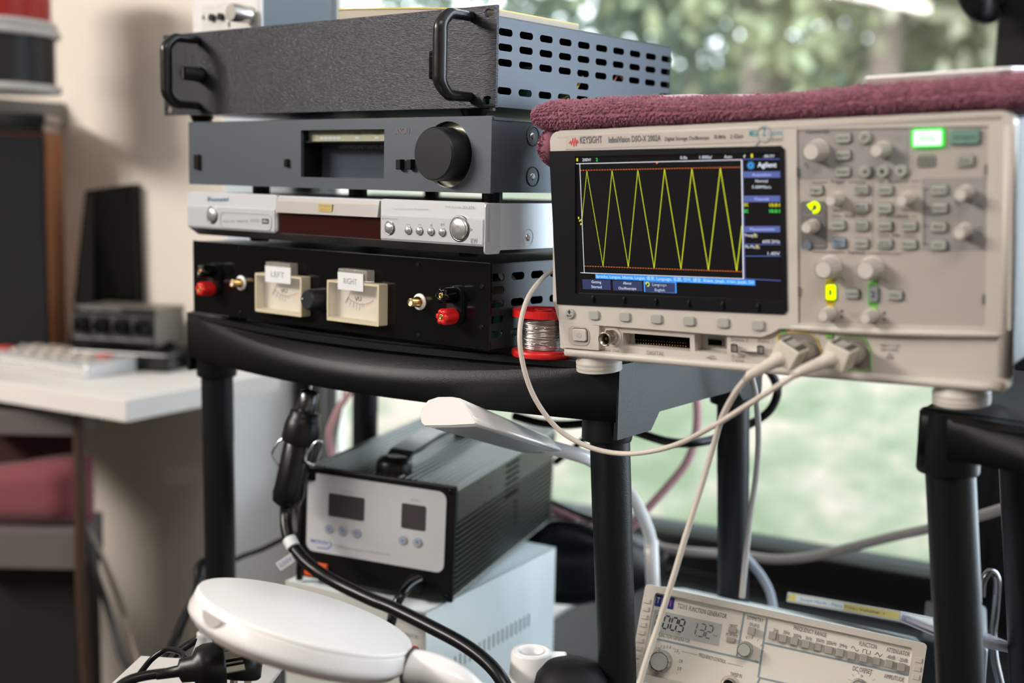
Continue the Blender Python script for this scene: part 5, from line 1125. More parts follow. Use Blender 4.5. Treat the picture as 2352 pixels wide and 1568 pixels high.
ticks(305,650,.0125,.0145,-40,220,10); ticks(925,560,.0100,.0128,-50,230,11); ticks(1765,830,.0105,.0130,-40,220,11)
c0_ = e(1762,757); mb.plate(circ(c0_[0],c0_[1],.0010,12),[circ(c0_[0],c0_[1],.0007,12)],YG-.0001,YG)
mb.build('panel_lettering', mat('ink_mid',(0,0,0)), T)
# readout
P = [e(205,265),e(714,360),e(690,532),e(180,420)]; lx0, lx1 = (P[0][0]+P[3][0])/2, (P[1][0]+P[2][0])/2; lz0, lz1 = (P[3][1]+P[2][1])/2, (P[0][1]+P[1][1])/2
MB().box(lx0,lx1,.0034,.0040,lz0,lz1).build('readout', mat('lcd_grey', (.46,.46,.44), .3), T)
SEG = {'0':'abcdef','1':'bc','2':'abged','3':'abgcd','5':'afgcd','6':'afgedc','9':'abcdfg'}
def digit(mb, ch, x, z, w_, h_, y, t):
    pos = {'a':((0,h_),(w_,h_)),'b':((w_,h_),(w_,h_/2)),'c':((w_,h_/2),(w_,0)),'d':((0,0),(w_,0)),'e':((0,0),(0,h_/2)),'f':((0,h_/2),(0,h_)),'g':((0,h_/2),(w_,h_/2))}
    for s_ in SEG[ch]:
        a, b = pos[s_]; a = Vector(a); b = Vector(b); d_ = (b-a).normalized()*t*.55; sl_ = .10
        a += d_; b -= d_; mb.line((x+a.x+sl_*a.y, z+a.y), (x+b.x+sl_*b.y, z+b.y), t, y)
mb = MB(); dz = lz0+(lz1-lz0)*.24; dh = (lz1-lz0)*.58; lw = lx1-lx0
for ch, f_ in zip('6009',(.045,.155,.27,.375)): digit(mb, ch, lx0+lw*f_, dz, lw*.078, dh, .0032, .0014)
mb.box(lx0+lw*.362,lx0+lw*.370,.0031,.0033,dz-.001,dz+.0006)
mb2 = MB()
for ch, f_ in zip('132',(.56,.685,.79)): digit(mb2, ch, lx0+lw*f_, dz, lw*.078, dh, .0032, .0012)
mb2.box(lx0+lw*.662,lx0+lw*.670,.0031,.0033,dz-.001,dz+.0006).text('kHz',(lx0+lw*.38,lz0+.002),(lx0+lw*.43,lz0+.002),.0032,.0014).text('Vpp',(lx0+lw*.89,dz+.003),(lx0+lw*.96,dz+.003),.0032,.0020)
mb.build('frequency_digits_print', mat('lcd_dark', (.02,.035,.05), .4), T); mb2.build('level_digits_print', mat('lcd_mid', (.12,.13,.13), .4), T)
# maker plate: three blue squares
a = e(212,202); b = e(352,234); wq = (b[0]-a[0])/3
o = MB()
for i in range(3): o.box(a[0]+wq*i,a[0]+wq*(i+.93),.0034,.0040,a[1]-.0055+(b[1]-a[1])*i/3+.002,a[1]+.0075+(b[1]-a[1])*i/3)
o = o.build('maker_plate', mat('navy', (.015,.025,.22), .4), T)
z_ = a[1]-.001; mb = MB()
for i, c_ in enumerate('TT'): mb.text(c_, (a[0]+wq*(i+.22),z_+(b[1]-a[1])*i/3), (a[0]+wq*(i+.68),z_+(b[1]-a[1])*i/3), .0032, .0062)
mb.build('maker_lettering', white_lab, o); MB().text('i', (a[0]+wq*2.38,z_+(b[1]-a[1])*.66), (a[0]+wq*2.52,z_+(b[1]-a[1])*.66), .0032, .0062, True).build('maker_lettering', ink_red, o)
kb = mat('key_taupe', (.36,.335,.31), .45)
for i, (x, y) in enumerate(((1090,455),(1170,477),(1255,498),(1340,520),(1432,540),(1513,563),(1597,583),(1685,605),(1775,625),(1872,647),(1965,668),(2058,692))):
    L_ = .0075 if i not in (4,9) else .004
    cx, cz = face(MG, *gg(x,y), .004-L_); MB().box(cx-.0033,cx+.0033,.004-L_,.004,cz-.0033,cz+.0033,.0004).build('square_key', kb, T)
cx, cz = face(MG, *gg(932,420), -.003); MB().box(cx-.0033,cx+.0033,-.003,.004,cz-.0033,cz+.0033,.0004).build('square_key', kb, T)
for x, y in ((792,415),(780,487)): cx, cz = face(MG, *gg(x,y), .001); MB().box(cx-.0042,cx+.0042,.0005,.004,cz-.0023,cz+.0023,.001).build('oblong_key', kb, T)
fgk = mat('fg_knob', (.40,.385,.355), .4)
o = knob(gg(240,650), .0092, .0155, T, .004, MG, fgk, 10, 1.08); cx, cz = face(MG, *gg(240,650), .004-.0158); mb = MB()
for i in range(10): t = R(36*i+10); mb.line((cx+.0080*math.cos(t),cz+.0080*math.sin(t)),(cx+.0096*math.cos(t),cz+.0096*math.sin(t)),.0004,.004-.0159)
mb.build('knob_mark_print', ink, o)
knob(gg(878,562), .0064, .0120, T, .004, MG, fgk, 12, 1.12); knob(gg(1735,845), .0064, .0120, T, .004, MG, fgk, 12, 1.12); knob(gg(1990,910), .0064, .0120, T, .004, MG, fgk, 12, 1.12)
cx, cz = face(MG, *gg(760,830), -.008); bnc(T, cx, cz, .004)
# tilt legs and back feet reach the cabinet
Mi = MG.inverted()
CT = .62
for x in (.03,WG-.03):
    a = Vector((x,.02,.002)); w0 = MG @ a; b = Mi @ Vector((w0.x+.005, w0.y-.003, CT)); MB().tube([a,b], .004, 10, 1).build('tilt_leg', fg_m, T)
    a = Vector((x,DG-.02,.002)); w0 = MG @ a
    if w0.z > CT+.002: b = Mi @ Vector((w0.x,w0.y,CT)); MB().tube([a,b], .006, 10, 1).build('back_foot', black_rub, T)

# --- music disc case on the generator, and a clear one beside it
P0, P1 = at(1806,1381,1.27), at(2066,1427,1.155)
def lie(P0, P1, w_):
    x = (P1-P0).normalized(); up = (MG.to_3x3() @ Vector((0,0,1))).normalized(); y = up.cross(x).normalized(); z = x.cross(y); M = Matrix((x,y,z)).transposed().to_4x4(); M.translation = P0; return M, (P1-P0).length
Mc, Lc = lie(P0, P1, 0)
T = thing('disc_case', 'music disc case with a yellow printed spine, lying on the function generator', 'disc case', Mc)
MB().box(0,Lc,0,.10,.0,.0016,.0003).box(0,Lc,0,.10,.0088,.0102,.0003).box(0,.0012,0,.10,.0016,.0088).box(Lc-.0012,Lc,0,.10,.0016,.0088).build('clear_shell', mat('case_clear', (.75,.78,.80), .08, trans=.3, alpha=.75), T)
o = MB().box(.0014,Lc-.0014,.0008,.099,.0017,.0087).build('spine_card', mat('card_yellow', (.62,.52,.16), .5), T)
MB().box(.012,Lc*.52,.0003,.0008,.0022,.0082).build('pale_patch', mat('card_white', (.60,.68,.74), .4), o)
MB().text('Joseph Haydn - Piano Trios', (.018,.0036), (Lc*.62,.0036), .0001, .0034).text('- Volume: 1', (Lc*.63,.0036), (Lc*.87,.0036), .0001, .0034).build('spine_lettering', mat('spine_ink', (.12,.14,.20), .5), o)
P0, P1 = at(2068,1428,1.155), at(2168,1470,1.10); Mc, Lc = lie(P0, P1, 0)
T = thing('disc_case', 'clear empty disc case beside the yellow-spined one, half behind the post', 'disc case', Mc)
MB().box(0,Lc,0,.09,0,.0014,.0003).box(0,Lc,0,.09,.0076,.009,.0003).box(0,.0012,0,.09,.0014,.0076).box(Lc-.0012,Lc,0,.09,.0014,.0076).build('clear_shell', mat('case_clear2', (.58,.58,.66), .08, trans=.3, alpha=.6), T)
MB().box(.002,Lc-.002,.004,.085,.003,.006).build('tray', mat('tray_grey', (.40,.38,.42), .3), T)

# ------------------------------------------------------------------ on top of the rack amplifier
zt = .0795
h0 = hit(MA, 443, 40, 1, .06); h1 = hit(MA, 600, 40, 1, .06); hb = hit(MA, 762, 30, 0, h1.x)
MP = MA @ Matrix.Translation((h0.x,.06,zt)); wP = h1.x-h0.x; hP = .072; dP = hb.y-.06
T = thing('small_preamplifier', 'small box with a pale front plate and silver knob, on top of the rack amplifier', 'preamplifier', MP)
MB().prism(rr(0,wP,0,hP,.003), 0, .003).build('front_panel', mat('preamp_white', (.66,.65,.65), .4), T)
MB().box(.002,wP-.001,.003,dP,.001,hP-.004,.001).build('case', mat('preamp_case', (.11,.14,.165), .45), T)
zq = lambda x, y, d=0: face(MP, 420+x/5.345, y/5.345, d)
a = zq(235,380,-.0005); MB().box(a[0],wP-.004,-.0006,0,.004,zq(600,20)[1]-.001).build('inner_plate', mat('preamp_inner', (.60,.59,.58), .4), T)
a = zq(585,150,-.028); MB().lathe([(.0098,0),(.0098,.026),(.0088,.028)], 32, front(*a)).build('silver_knob', mat('knob_satin', (.62,.60,.56), .25, metal=.9), T)
for x, y in ((345,215),(452,205)): a = zq(x,y,-.004); MB().lathe([(.0042,0),(.0042,.005)], 20, front(*a)).build('black_button', black_sat, T)
for x, y in ((885,155),(262,212)): a = zq(x,y); screw(T, front(*a), .0034)
a = zq(575,300); MB().box(a[0]-.0014,a[0]+.0014,-.001,0,a[1]-.003,a[1]+.003).build('slot', void_m, T)
mb = MB()
for x, y, t_ in ((350,310,'LOW'),(455,300,'HIGH'),(455,325,'CUT'),(345,102,'o'),(455,92,'oo')): a = zq(x,y); mb.text(t_, (a[0]-.003,a[1]), (a[0]+.003,a[1]), -.0008, .0018)
mb.build('lettering', ink_pale, T)
h0 = hit(MA, 782, 40, 1, .010); xr = W-.010; hb = hit(MA, 1329, 60, 0, xr)
MZ = MA @ Matrix.Translation((h0.x,.008,zt)); wz = xr-h0.x; dz_ = min(.27,hb.y-.008)
T = thing('magazine', 'thick magazine with a yellow cover edge lying on the rack amplifier', 'magazine', MZ)
pg = mat('pages_cream', (.50,.44,.36), .8, bump=.4, bscale=40, stretch=(1,1,60)); yc = mat('cover_yellow', (.60,.46,.06), .4)
zm_ = lambda x: .0185-.0125*(x/wz)**1.2
MB().prism([(0,.0006),(wz,.0006)]+[(wz*(1-i/12), zm_(wz*(1-i/12))) for i in range(13)], 0, dz_).build('pages', pg, T)
mb = MB(); n_ = 20
for j, (zo, th) in enumerate(((.0135,.0012),)):
    vs = []
    for i in range(n_+1):
        x = wz*i/n_; z = zm_(x)
        vs += [(x,-.001,z),(x,dz_,z),(x,dz_,z+th),(x,-.001,z+th)]
    fs = [(i*4+k, i*4+(k+1)%4, (i+1)*4+(k+1)%4, (i+1)*4+k) for i in range(n_) for k in range(4)]+[(3,2,1,0),tuple(n_*4+k for k in range(4))]
    mb.add(vs, fs)
mb.build('top_cover', yc, T); MB().box(0,wz,0,dz_,0,.0006).build('back_cover', black_sat, T)
c_ = MA @ Vector((h0.x-.006,.03,zt)); T = thing('plastic_bag', 'crumpled clear plastic bag end beside the magazine', 'bag')
mb = MB(); vs = []; n1, n2 = 14, 10
for i in range(n1+1):
    for k in range(n2):
        t = i/n1; a = 2*math.pi*k/n2; r_ = .008*(math.sin(math.pi*min(.98,max(.02,t)))**.6)*(1+.5*noise.noise(Vector((i*.7,k*.9,1)))); vs.append((c_.x+r_*math.cos(a)*.8+.004*t, c_.y+r_*math.sin(a)*1.5, c_.z+.024*t))
mb.add(vs, [(i*n2+k, i*n2+(k+1)%n2, (i+1)*n2+(k+1)%n2, (i+1)*n2+k) for i in range(n1) for k in range(n2)]); mb.build('film', mat('bag_film', (.9,.93,.95), .12, alpha=.8), T)

# ------------------------------------------------------------------ desk on the left and what stands on it
C0 = ROOM.inverted() @ at(290,919,1.78); dz0 = C0.z
white_desk = mat('desk_white', (.74,.71,.68), .45)
T = thing('wall_desk', 'thick white desk board fixed under the beige wall, left of the window', 'desk', ROOM)
MB().box(C0.x-1.6,C0.x,C0.y,1.598,dz0-.033,dz0,.0015).build('board', white_desk, T)
MB().box(C0.x-.9,C0.x-.88,C0.y+.1,1.597,dz0-.16,dz0-.033,.001).build('bracket', white_desk, T)
DZ = dz0
def floorhit(px, py, z):
    c = Vector((0,0,CH)); d = at(px,py,1)-c; return c+d*((z-CH)/d.z)
k7 = lambda x, y: (x/1.568, y/1.568)
def onto(p0, p1, z):
    """frame with x from p0 to p1 (photo pixels) on a level surface"""
    a = floorhit(*p0, z); b = floorhit(*p1, z); d = b-a; M = Matrix.Translation(a) @ Matrix.Rotation(math.atan2(d.y,d.x),4,'Z'); return M, d.length
# silver control surface
fr_ = floorhit(204,869,DZ); MK = Matrix.Translation(fr_) @ Matrix.Rotation(R(-33),4,'Z')
T = thing('control_keypad', 'silver desktop controller with rows of small pads, on the white desk', 'controller', MK)
MB().prism([(0,.001),(.095,.001),(.095,.026),(.0,.020)], -.36, 0, axis='x').build('body', silver, T)
MB().box(-.36,-.0,-.004,.004,.001,.021,.003).build('front_edge', mat('silver_edge', (.78,.78,.80), .2, metal=.6), T)
pm = mat('pad_cream', (.50,.45,.38), .6); pr_ = mat('pad_red', (.6,.06,.03), .5)
for i in range(9):
    for j in range(2):
        x, y = -.33+.036*i, .030+.036*j; z = .020+.06*y
        MB().box(x-.012,x+.012,y-.011,y+.011,z,z+.004,.0015).build('pad', pr_ if (i,j) in ((2,0),(8,1)) else pm, T)
# mixer
a = floorhit(169,784,DZ+.045); MX = Matrix.Translation(a) @ Matrix.Rotation(R(-14),4,'Z'); sc_ = a.y/2840
wX = (373-169)*sc_*1.03; hX = (783-697)*sc_
T = thing('small_mixer', 'small black mixer with four round knobs, behind the silver controller', 'mixer', MX)
MB().box(0,wX,0,.004,0,hX,.002).build('front_panel', mat('mixer_front', (.015,.015,.017), .35, spec=.3), T)
MB().box(.001,wX-.001,.004,.10,.001,hX-.003,.001).build('case', mat('mixer_case', (.14,.12,.10), .4), T)
for i in range(4):
    x = wX*(.13+.245*i); MB().lathe([(.0125,0),(.0115,.015),(.010,.017)], 20, front(x,hX*.48)).build('knob', black_gl, T)
mb = MB().text('STEREO MIXING CONSOLE', (.012,hX*.88), (wX*.6,hX*.88), -.0006, .005, True)
for i in range(4): x = wX*(.13+.245*i); mb.plate(rr(x-.022,x+.022,hX*.20,hX*.76,.002), [rr(x-.0213,x+.0213,hX*.20+.0007,hX*.76-.0007,.002)], -.0006,-.0003); mb.line((x-.02,hX*.13),(x+.02,hX*.13),.0022,-.0006)
mb.build('lettering', mat('mixer_print', (.30,.30,.30), .5), T)
for x in (.02,wX-.02):
    for y in (.02,.08): MB().lathe([(.009,.001),(.009,-.012)], 12, Matrix.Translation((x,y,0))).build('foot', black_rub, T)
T = thing('black_remote', 'dark remote handset lying on the desk in front of the mixer', 'remote', Matrix.Translation(floorhit(300,846,DZ)) @ Matrix.Rotation(R(12),4,'Z'))
MB().box(0,.13,0,.045,.001,.022,.006).build('shell', black_sat, T)
for i, c in enumerate(((.1,.15,.5),(.6,.25,.03),(.5,.05,.04),(.1,.3,.12),(.1,.15,.5))): MB().box(.02+.02*i,.03+.02*i,.012,.022,.021,.024,.001).build('key', mat('remote_key_%d'%i, c, .4), T)
T = thing('black_box', 'low black box under the small mixer on the white desk', 'box', MX @ Matrix.Translation((0,0,-.045)))
MB().box(-.01,wX+.02,.004,.10,.0,.031,.003).build('base', black_gl, T); MB().box(-.006,wX+.016,.006,.095,.031,.033,.001).build('mat', black_rub, T)
# black angular stand / screen behind
yb = 2.19
def w2(px, py, y): return at(px,py,y)
T = thing('angular_stand', 'tall black angular stand against the beige wall, behind the mixer', 'stand')
F = [w2(196,438,yb), w2(304,422,yb+.02), w2(320,815,yb+.02), w2(156,815,yb)]; off = Vector((.008,.03,0))
MB().add([tuple(p) for p in F+[p+off for p in F]], [(0,1,2,3),(7,6,5,4),(0,4,5,1),(1,5,6,2),(2,6,7,3),(3,7,4,0)]).build('front_board', mat('stand_gloss', (.005,.005,.005), .22, spec=.3), T)
F = [w2(199,445,yb-.004), w2(212,444,yb-.012), w2(214,815,yb-.03), w2(160,815,yb-.004)]; off = Vector((0,.012,0))
MB().add([tuple(p) for p in F+[p+off for p in F]], [(0,1,2,3),(7,6,5,4),(0,4,5,1),(1,5,6,2),(2,6,7,3),(3,7,4,0)]).build('side_board', mat('stand_satin', (.009,.009,.009), .3, spec=.35), T)
# loudspeaker
a = floorhit(118,825,DZ); MSp = Matrix.Translation(a) @ Matrix.Rotation(R(8),4,'Z'); sc_ = a.y/2840
hSp = at(115,305,a.y).z-DZ; wSp = .20
T = thing('loudspeaker', 'wooden loudspeaker with a black grille at the left edge, on the desk', 'loudspeaker', MSp)
MB().box(-wSp,0,.012,.13,0,hSp,.002).build('cabinet', mat('walnut', (.42,.15,.055), .35, var=.35, vscale=6, stretch=(4,4,.6)), T)
MB().box(-wSp+.003,-.003,-.004,.012,.004,hSp-.004,.003).build('grille', mat('grille_cloth', (.008,.008,.010), .9, bump=.5, bscale=900), T)
MB().box(-wSp-.0,.004,.0,.16,hSp,hSp+.020,.001).build('x', black_sat, T) if 0 else None
MS2 = MSp @ Matrix.Translation((0,0,hSp))
for i, (lb, c) in enumerate((('lower black disc case on top of the loudspeaker',(.012,.012,.014)),('upper black disc case on top of the loudspeaker',(.03,.03,.034)))):
    Tq = thing('disc_case', lb, 'disc case', MS2 @ Matrix.Translation((-.16+.004*i,.006-.003*i,.0162*i)))
    MB().box(0,.155,0,.12,0,.0160,.001).build('cover', mat('case_dark_%d'%i, c, .3), Tq); MB().box(.1545,.1562,.004,.116,.003,.0130).build('pages_edge', mat('pages_pink', (.55,.42,.36), .7), Tq)
# wire spools on the wall shelf
b_ = at(0,212,2.05); shz = b_.z-.0
T = thing('wall_shelf', 'grey wall shelf holding the wire spools, top left corner', 'shelf', ROOM)
c_ = ROOM.inverted() @ at(128,212,2.15); MB().box(c_.x-.7,c_.x-.13,c_.y-.10,1.598,shz-.040,shz,.002).build('board', mat('shelf_grey', (.24,.22,.21), .6), T); MB().box(c_.x-.20,c_.x-.17,1.6,1.597,shz-.10,shz-.040,.002).build('bracket', mat('bracket_grey', (.10,.09,.09), .6), T)
def spool(label, z0, col, hh, cxp):
    p = at(cxp,150,2.05); T = thing('wire_spool', label, 'spool', Matrix.Translation((p.x,p.y,z0)), 'wire spools on the wall shelf'); rF = .096
    fm = mat('flange_grey', (.52,.49,.47), .5)
    for zz_ in (0,hh-.012): MB().lathe([(rF-.002,zz_),(rF,zz_+.002),(rF,zz_+.010),(rF-.002,zz_+.012)], 48).build('flange', fm, T)
    P = []; n_ = int((hh-.026)/.0032)
    mb = MB().lathe([(rF-.010,.012),(rF-.010,hh-.012)], 40)
    for k in range(n_): z = .0145+k*.0032; mb.lathe([(rF-.0105,z-.0015),(rF-.0085,z),(rF-.0105,z+.0015)], 40, cap=False)
    mb.build('wire_winding', mat(*col), T)
spool('spool of black wire on the wall shelf, below the red one', shz, ('wire_black', (.02,.018,.017), .4), .100, -2)
spool('spool of red wire standing on the black one', shz+.101, ('wire_red', (.42,.018,.012), .35), .11, -10)
# storage rack under the desk
g8 = lambda x, y: (x/2.347, 900+y/2.347)
rm = mat('rack_board', (.13,.11,.105), .6); RY = 1.95
def board(pxr, pyt, pyb, nm, parent, m_, x_to=-.9):
    a = at(pxr,pyt,RY); b = at(pxr,pyb,RY); return MB().box(x_to,a.x,RY-.02,RY+.10,b.z,a.z,.002).build(nm, m_, parent)
T = thing('storage_rack', 'dark storage rack under the white desk at the left edge', 'rack')
board(188,944,996,'board',T,rm); board(190,1212,1300,'board',T,rm)
a = at(195,930,RY); MB().tube([at(180,930,RY-.02),at(184,1150,RY-.02),at(186,1330,RY-.02),at(200,1560,RY-.02),at(206,1700,RY-.02)], .010, 8, 4).build('upright', mat('rack_brown', (.06,.032,.022), .5), T)
MB().box(-.95,at(205,1300,RY+.05).x,RY+.04,RY+.10,0,at(190,1300,RY).z-.001,.001).build('lower_back', mat('rack_dark', (.012,.010,.009), .8), T)
MB().box(-.95,at(196,1100,RY+.11).x,RY+.102,RY+.108,at(190,1300,RY).z,at(188,950,RY).z).build('back', mat('rack_red', (.045,.012,.010), .8), T)
zb = at(100,1212,RY).z
T = thing('folded_towel', 'dusky pink towel stuffed on the storage rack under the desk', 'towel')
mb = MB(); vs = []; NU, NA = 40, 24
for i in range(NU+1):
    u = i/NU; x = at(200,1200,RY).x-.62*(1-u)
    for k in range(NA):
        a = 2*math.pi*k/NA; h_ = .050+.008*math.sin(u*8)
        fold = 1-.28*math.exp(-((math.sin(a)-.1)/.12)**2) if math.cos(a) < 0 else 1
        vs.append((x, RY+.03+.045*math.cos(a)*fold*(min(1,(1-u)*12+.15)), zb+h_+h_*.98*math.copysign(abs(math.sin(a))**.8,math.sin(a))+.003*noise.noise(Vector((u*9,a,2)))))
mb.add(vs, [(i*NA+k, i*NA+(k+1)%NA, (i+1)*NA+(k+1)%NA, (i+1)*NA+k) for i in range(NU) for k in range(NA)]+[tuple(range(NA))[::-1], tuple(NU*NA+k for k in range(NA))], True)
mb.build('cloth', mat('towel_pink', (.21,.05,.065), .95, bump=.8, bscale=120, sheen=.3), T)

# ------------------------------------------------------------------ things low in the foreground left
bx = at(604,1590,1.05); MBx = Matrix.Translation(bx) @ Matrix.Rotation(R(-6),4,'Z')
c_t = bx.z
T = thing('white_box', 'white topped box with black sides under the magnifier lamp', 'box', MBx)
MB().box(-.14,0,0,.065,-.004,0,.001).build('lid', mat('lid_grey', (.62,.60,.58), .4), T); MB().box(-.138,-.002,.002,.063,-.30,-.004,.001).build('body', black_sat, T)
q1 = lambda px, py: floorhit(px, py, c_t)
# white connector cone
p = q1(470,1540); T = thing('funnel_nozzle', 'pale grey plastic cone with a spring neck, beside the black mains plugs', 'nozzle', Matrix.Translation((p.x,p.y,c_t)))
s_ = p.y/2840; MB().lathe([(38*s_,0),(38*s_,22*s_),(34*s_,30*s_),(16*s_,80*s_),(18*s_,84*s_),(18*s_,96*s_),(14*s_,98*s_)], 28).build('cone', mat('cone_grey', (.50,.50,.50), .3), T)
P = [(11*s_*math.cos(i*.5), 11*s_*math.sin(i*.5), 98*s_+i*.62*s_) for i in range(90)]; MB().tube(P, 1.6*s_, 6, 1).build('spring', chrome, T)
def plug(px0, py0, y0, px1, py1, y1, lab, cord):
    A, B = at(px0,py0,y0), at(px1,py1,y1); M = axes(A, B); Lp_ = (B-A).length
    T = thing('mains_plug', lab, 'plug', M)
    MB().lathe([(.004,-.02),(.005,-.002),(.010,0),(.011,.010),(.017,.014),(.019,.020),(.019,.034),(.017,.036)], 24).build('plug_body', black_sat, T)
    for dx, rot in ((-.007,25),(.007,-25),(0,90)):
        Mz = Matrix.Translation((dx, .006 if rot==90 else -.004, .036)) @ Matrix.Rotation(R(rot),4,'Z'); MB().box(-.0032,.0032,-.0008,.0008,-.002,.016,.0003,M=Mz).build('pin', mat('brass', (.55,.50,.42), .25, metal=1), T)
    return T
plug(415,1540,.99,500,1525,1.00,'black mains plug pointing right, at the bottom left','')
plug(560,1460,1.04,548,1560,1.03,'black mains plug pointing down, right of the grey cone','')
blk = mat('cord_black', (.005,.005,.006), .32, spec=.35)
cable('thick black cord running left out of the mains plug', [(418,1540,.99),(380,1545,.99),(330,1552,.985),(290,1565,.98),(262,1590,.975),(240,1640,.97)], .0042, blk)
cable('black cord looping behind the front left post of the shelving unit', [(505,1330,1.50),(500,1300,1.50),(478,1288,1.50),(458,1300,1.49),(455,1340,1.47),(447,1375,1.44),(420,1425,1.40),(400,1475,1.36),(378,1525,1.33),(360,1580,1.3)], .0058, blk)
cable('thin black cord from under the magnifier lamp down to the left', [(560,1420,1.15),(500,1440,1.15),(450,1470,1.15),(405,1500,1.14),(375,1535,1.13),(340,1580,1.12)], .0038, blk)
cable('thin black wire arching over the mains plug', [(424,1512,1.0),(418,1500,1.01),(400,1492,1.02),(378,1493,1.03),(350,1512,1.03),(328,1538,1.03),(300,1575,1.03)], .0026, blk)
cable('dark cable trailing from the storage rack down the wall', [(196,1215,1.94),(208,1270,1.94),(225,1330,1.94),(245,1390,1.96),(262,1450,1.92),(278,1505,1.88),(300,1545,1.84),(330,1590,1.8)], .0058, mat('cable_dark', (.035,.033,.032), .5))
cable('beige cable trailing from the storage rack down the wall', [(203,1220,1.96),(232,1275,1.96),(262,1345,1.97),(285,1410,1.99),(300,1460,1.97),(318,1520,1.95),(335,1580,1.93)], .0050, mat('cable_tan', (.26,.21,.16), .5))
cable('black wire rising to the right behind the front left post', [(470,1330,1.62),(545,1283,1.62),(600,1262,1.60),(650,1238,1.58),(690,1222,1.56)], .0034, blk)
# cables behind the stack, by the window
cable('black cable sagging between the shelving posts', [(1180,955,1.42),(1240,970,1.40),(1300,975,1.36),(1360,971,1.34),(1410,975,1.33),(1462,992,1.33),(1530,1013,1.33),(1590,1017,1.34),(1650,1005,1.36),(1720,975,1.37),(1765,945,1.37),(1785,905,1.37),(1778,870,1.36),(1750,830,1.34)], .0050, blk)
cable('thin black cable crossing behind the desk lamp', [(1275,1062,1.50),(1310,1035,1.49),(1345,1005,1.48),(1372,985,1.46)], .0040, blk)
pink = mat('pink_cable', (.58,.33,.36), .5)
cable('pink twin cable hanging in a curve before the window', [(1585,850,1.55),(1597,900,1.55),(1602,950,1.55),(1596,1010,1.55),(1575,1065,1.55),(1535,1115,1.55),(1490,1165,1.55),(1455,1205,1.55),(1400,1250,1.56)], .0055, pink)
cable('pink cable emerging from behind the hot air station', [(1260,1160,1.62),(1300,1183,1.60),(1345,1203,1.58),(1390,1218,1.56)], .0062, pink)
cable('black cable emerging with the pink one behind the station', [(1262,1150,1.60),(1300,1168,1.58),(1345,1187,1.56),(1390,1198,1.54)], .0034, blk)
cable('pink cable hanging by the left window stile under the shelf', [(830,868,1.70),(800,905,1.72),(775,945,1.73),(758,990,1.74),(762,1035,1.75),(775,1080,1.75)], .0050, pink)
cable('thin green cable hanging beside the pink one under the shelf', [(790,880,1.74),(786,930,1.75),(778,970,1.76),(772,1010,1.76),(768,1060,1.76)], .0022, mat('green_cable', (.08,.14,.08), .5))
cable('thin grey cable falling from behind the oscilloscope to the function generator', [(1722,850,1.22),(1735,905,1.23),(1742,990,1.25),(1738,1080,1.27),(1724,1180,1.285),(1714,1270,1.286),(1708,1330,1.287),(1704,1372,1.287)], .0032, cable_g)
cable('long grey cable drooping across the window behind the right post', [(2400,1140,1.30),(2310,1166,1.34),(2230,1190,1.38),(2141,1212,1.42),(2050,1232,1.45),(1960,1255,1.48),(1860,1278,1.51),(1780,1284,1.53),(1700,1275,1.55),(1600,1268,1.56),(1520,1258,1.58),(1440,1232,1.60)], .0062, cable_g)
cable('bluish grey cable curving down behind the function generator', [(1690,1255,1.45),(1722,1290,1.45),(1750,1325,1.44),(1770,1365,1.42),(1780,1420,1.40)], .0052, mat('cable_blue', (.30,.34,.40), .4))
# black bag and pale panel on the bench
T = thing('black_bag', 'soft black bag slumped on the bench behind the power source', 'bag')
mb = MB(); vs = []; n1, n2 = 18, 26; c_ = at(1330,1290,1.58)
for i in range(n1+1):
    th = math.pi*i/n1
    for k in range(n2):
        a = 2*math.pi*k/n2; r_ = 1+.12*noise.noise(Vector((math.cos(a)*2,math.sin(a)*2,th*2)))
        vs.append((c_.x+.115*r_*math.sin(th)*math.cos(a), c_.y+.05*r_*math.sin(th)*math.sin(a), max(.596,c_.z-.0+.055*r_*math.cos(th))))
mb.add(vs, [(i*n2+k, i*n2+(k+1)%n2, (i+1)*n2+(k+1)%n2, (i+1)*n2+k) for i in range(n1) for k in range(n2)], True); mb.build('bag_body', mat('bag_black', (.010,.010,.012), .35), T)
MB().tube([at(1262,1215,1.55),at(1290,1205,1.54),at(1345,1215,1.53),at(1400,1240,1.53)], .007, 8, 6).build('bag_strap', black_sat, T)
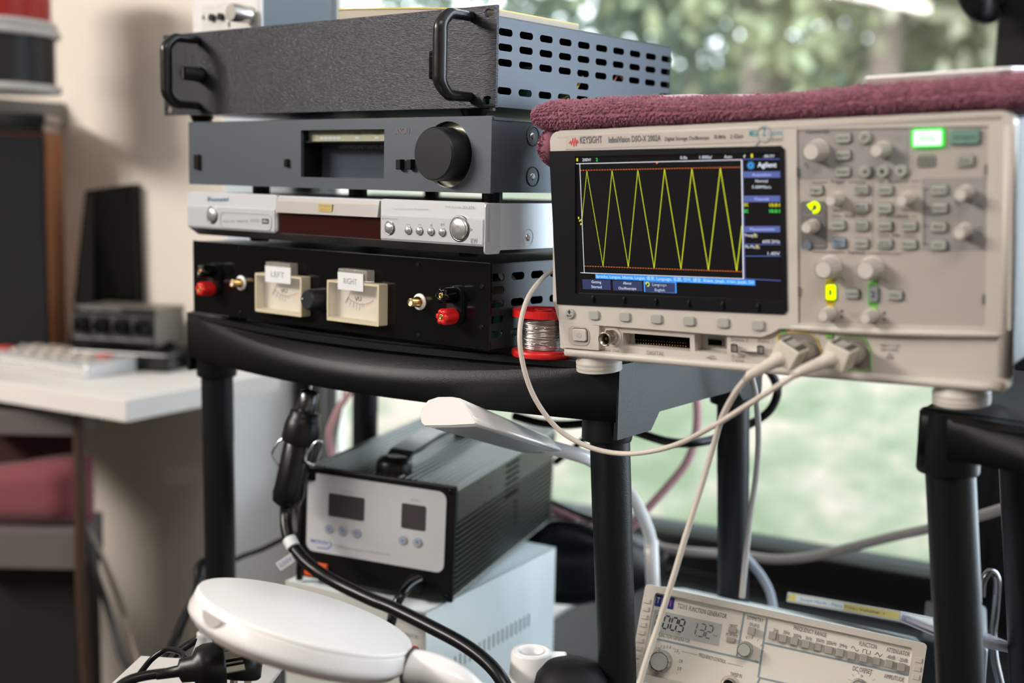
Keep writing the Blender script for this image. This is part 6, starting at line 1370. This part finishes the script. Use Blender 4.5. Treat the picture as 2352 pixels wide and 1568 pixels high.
# tape roll and dark dome before the power source
p = at(1222,1493,1.14); s_ = p.y/2840; z0 = .605
T = thing('tape_roll', 'white adhesive tape roll holder at the bottom, right of the power source', 'tape roll', Matrix.Translation((p.x,p.y,0)))
zt = p.z; MB().lathe([(66*s_,zt-.10),(62*s_,zt-.07),(50*s_,zt-4*s_),(47*s_,zt),(28*s_,zt),(26*s_,zt-4*s_),(24*s_,zt-.04)], 40).build('roll', white_gl, T)
MB().lathe([(24.5*s_,zt-.041),(24*s_,zt-.040)], 30).build('core', mat('core_blue', (.45,.47,.60), .5), T)
MB().box(42*s_,84*s_,-.010,.008,zt-.012,zt-.003,.002).build('lip', white_gl, T)
MB().lathe([(66*s_,.605),(66*s_,zt-.10)], 30).build('pedestal', white_gl, T)
p = at(1312,1585,1.10); T = thing('dark_dome', 'matt black domed object at the bottom, left of the front post', 'dome', Matrix.Translation((p.x,p.y,0)))
MB().lathe([(.036,.61),(.036,p.z),(.033,p.z+.014),(.025,p.z+.024),(.012,p.z+.0295),(.001,p.z+.031)], 36).build('dome_shell', mat('dome_black', (.007,.007,.008), .6, spec=.3), T); MB().lathe([(.038,.605),(.038,.612)], 36).build('dome_base', black_rub, T)
# right edge: bent metal tube, edge of another instrument
T = thing('bent_tube', 'bent dark chrome tube rising behind the right post', 'tube')
MB().tube([at(2255,1370,1.22),at(2258,1335,1.22),at(2275,1313,1.22),at(2290,1330,1.22),at(2288,1390,1.22),at(2282,1450,1.22),at(2285,1510,1.21),at(2300,1580,1.20),at(2310,1660,1.19)], .0040, 12, 8).build('tube_body', mat('dark_chrome2', (.22,.22,.23), .2, metal=.95), T)
MB().cyl(at(2310,1658,1.19), at(2312,1700,1.19), .0060).build('ferrule', black_gl, T)
T = thing('grey_instrument', 'edge of a grey instrument with rounded side, right of the right post', 'instrument', Matrix.Translation(at(2236,1483,1.20)) @ Matrix.Rotation(R(-20),4,'Z'))
MB().box(0,.014,0,.14,-.09,0,.005).build('side_cheek', mat('cheek_grey', (.22,.24,.26), .4), T); MB().box(-.05,0,.004,.14,-.088,-.004,.002).build('case', mat('case_grey',(0,0,0)), T)
tag(MB().box(-.17,.35,1.30,1.70,.55,.60,.003).build('side_shelf', mat('side_board', (.16,.13,.12), .5)), 'brown board behind the right shelving unit', 'board').matrix_world = ROOM
#@@NEXT
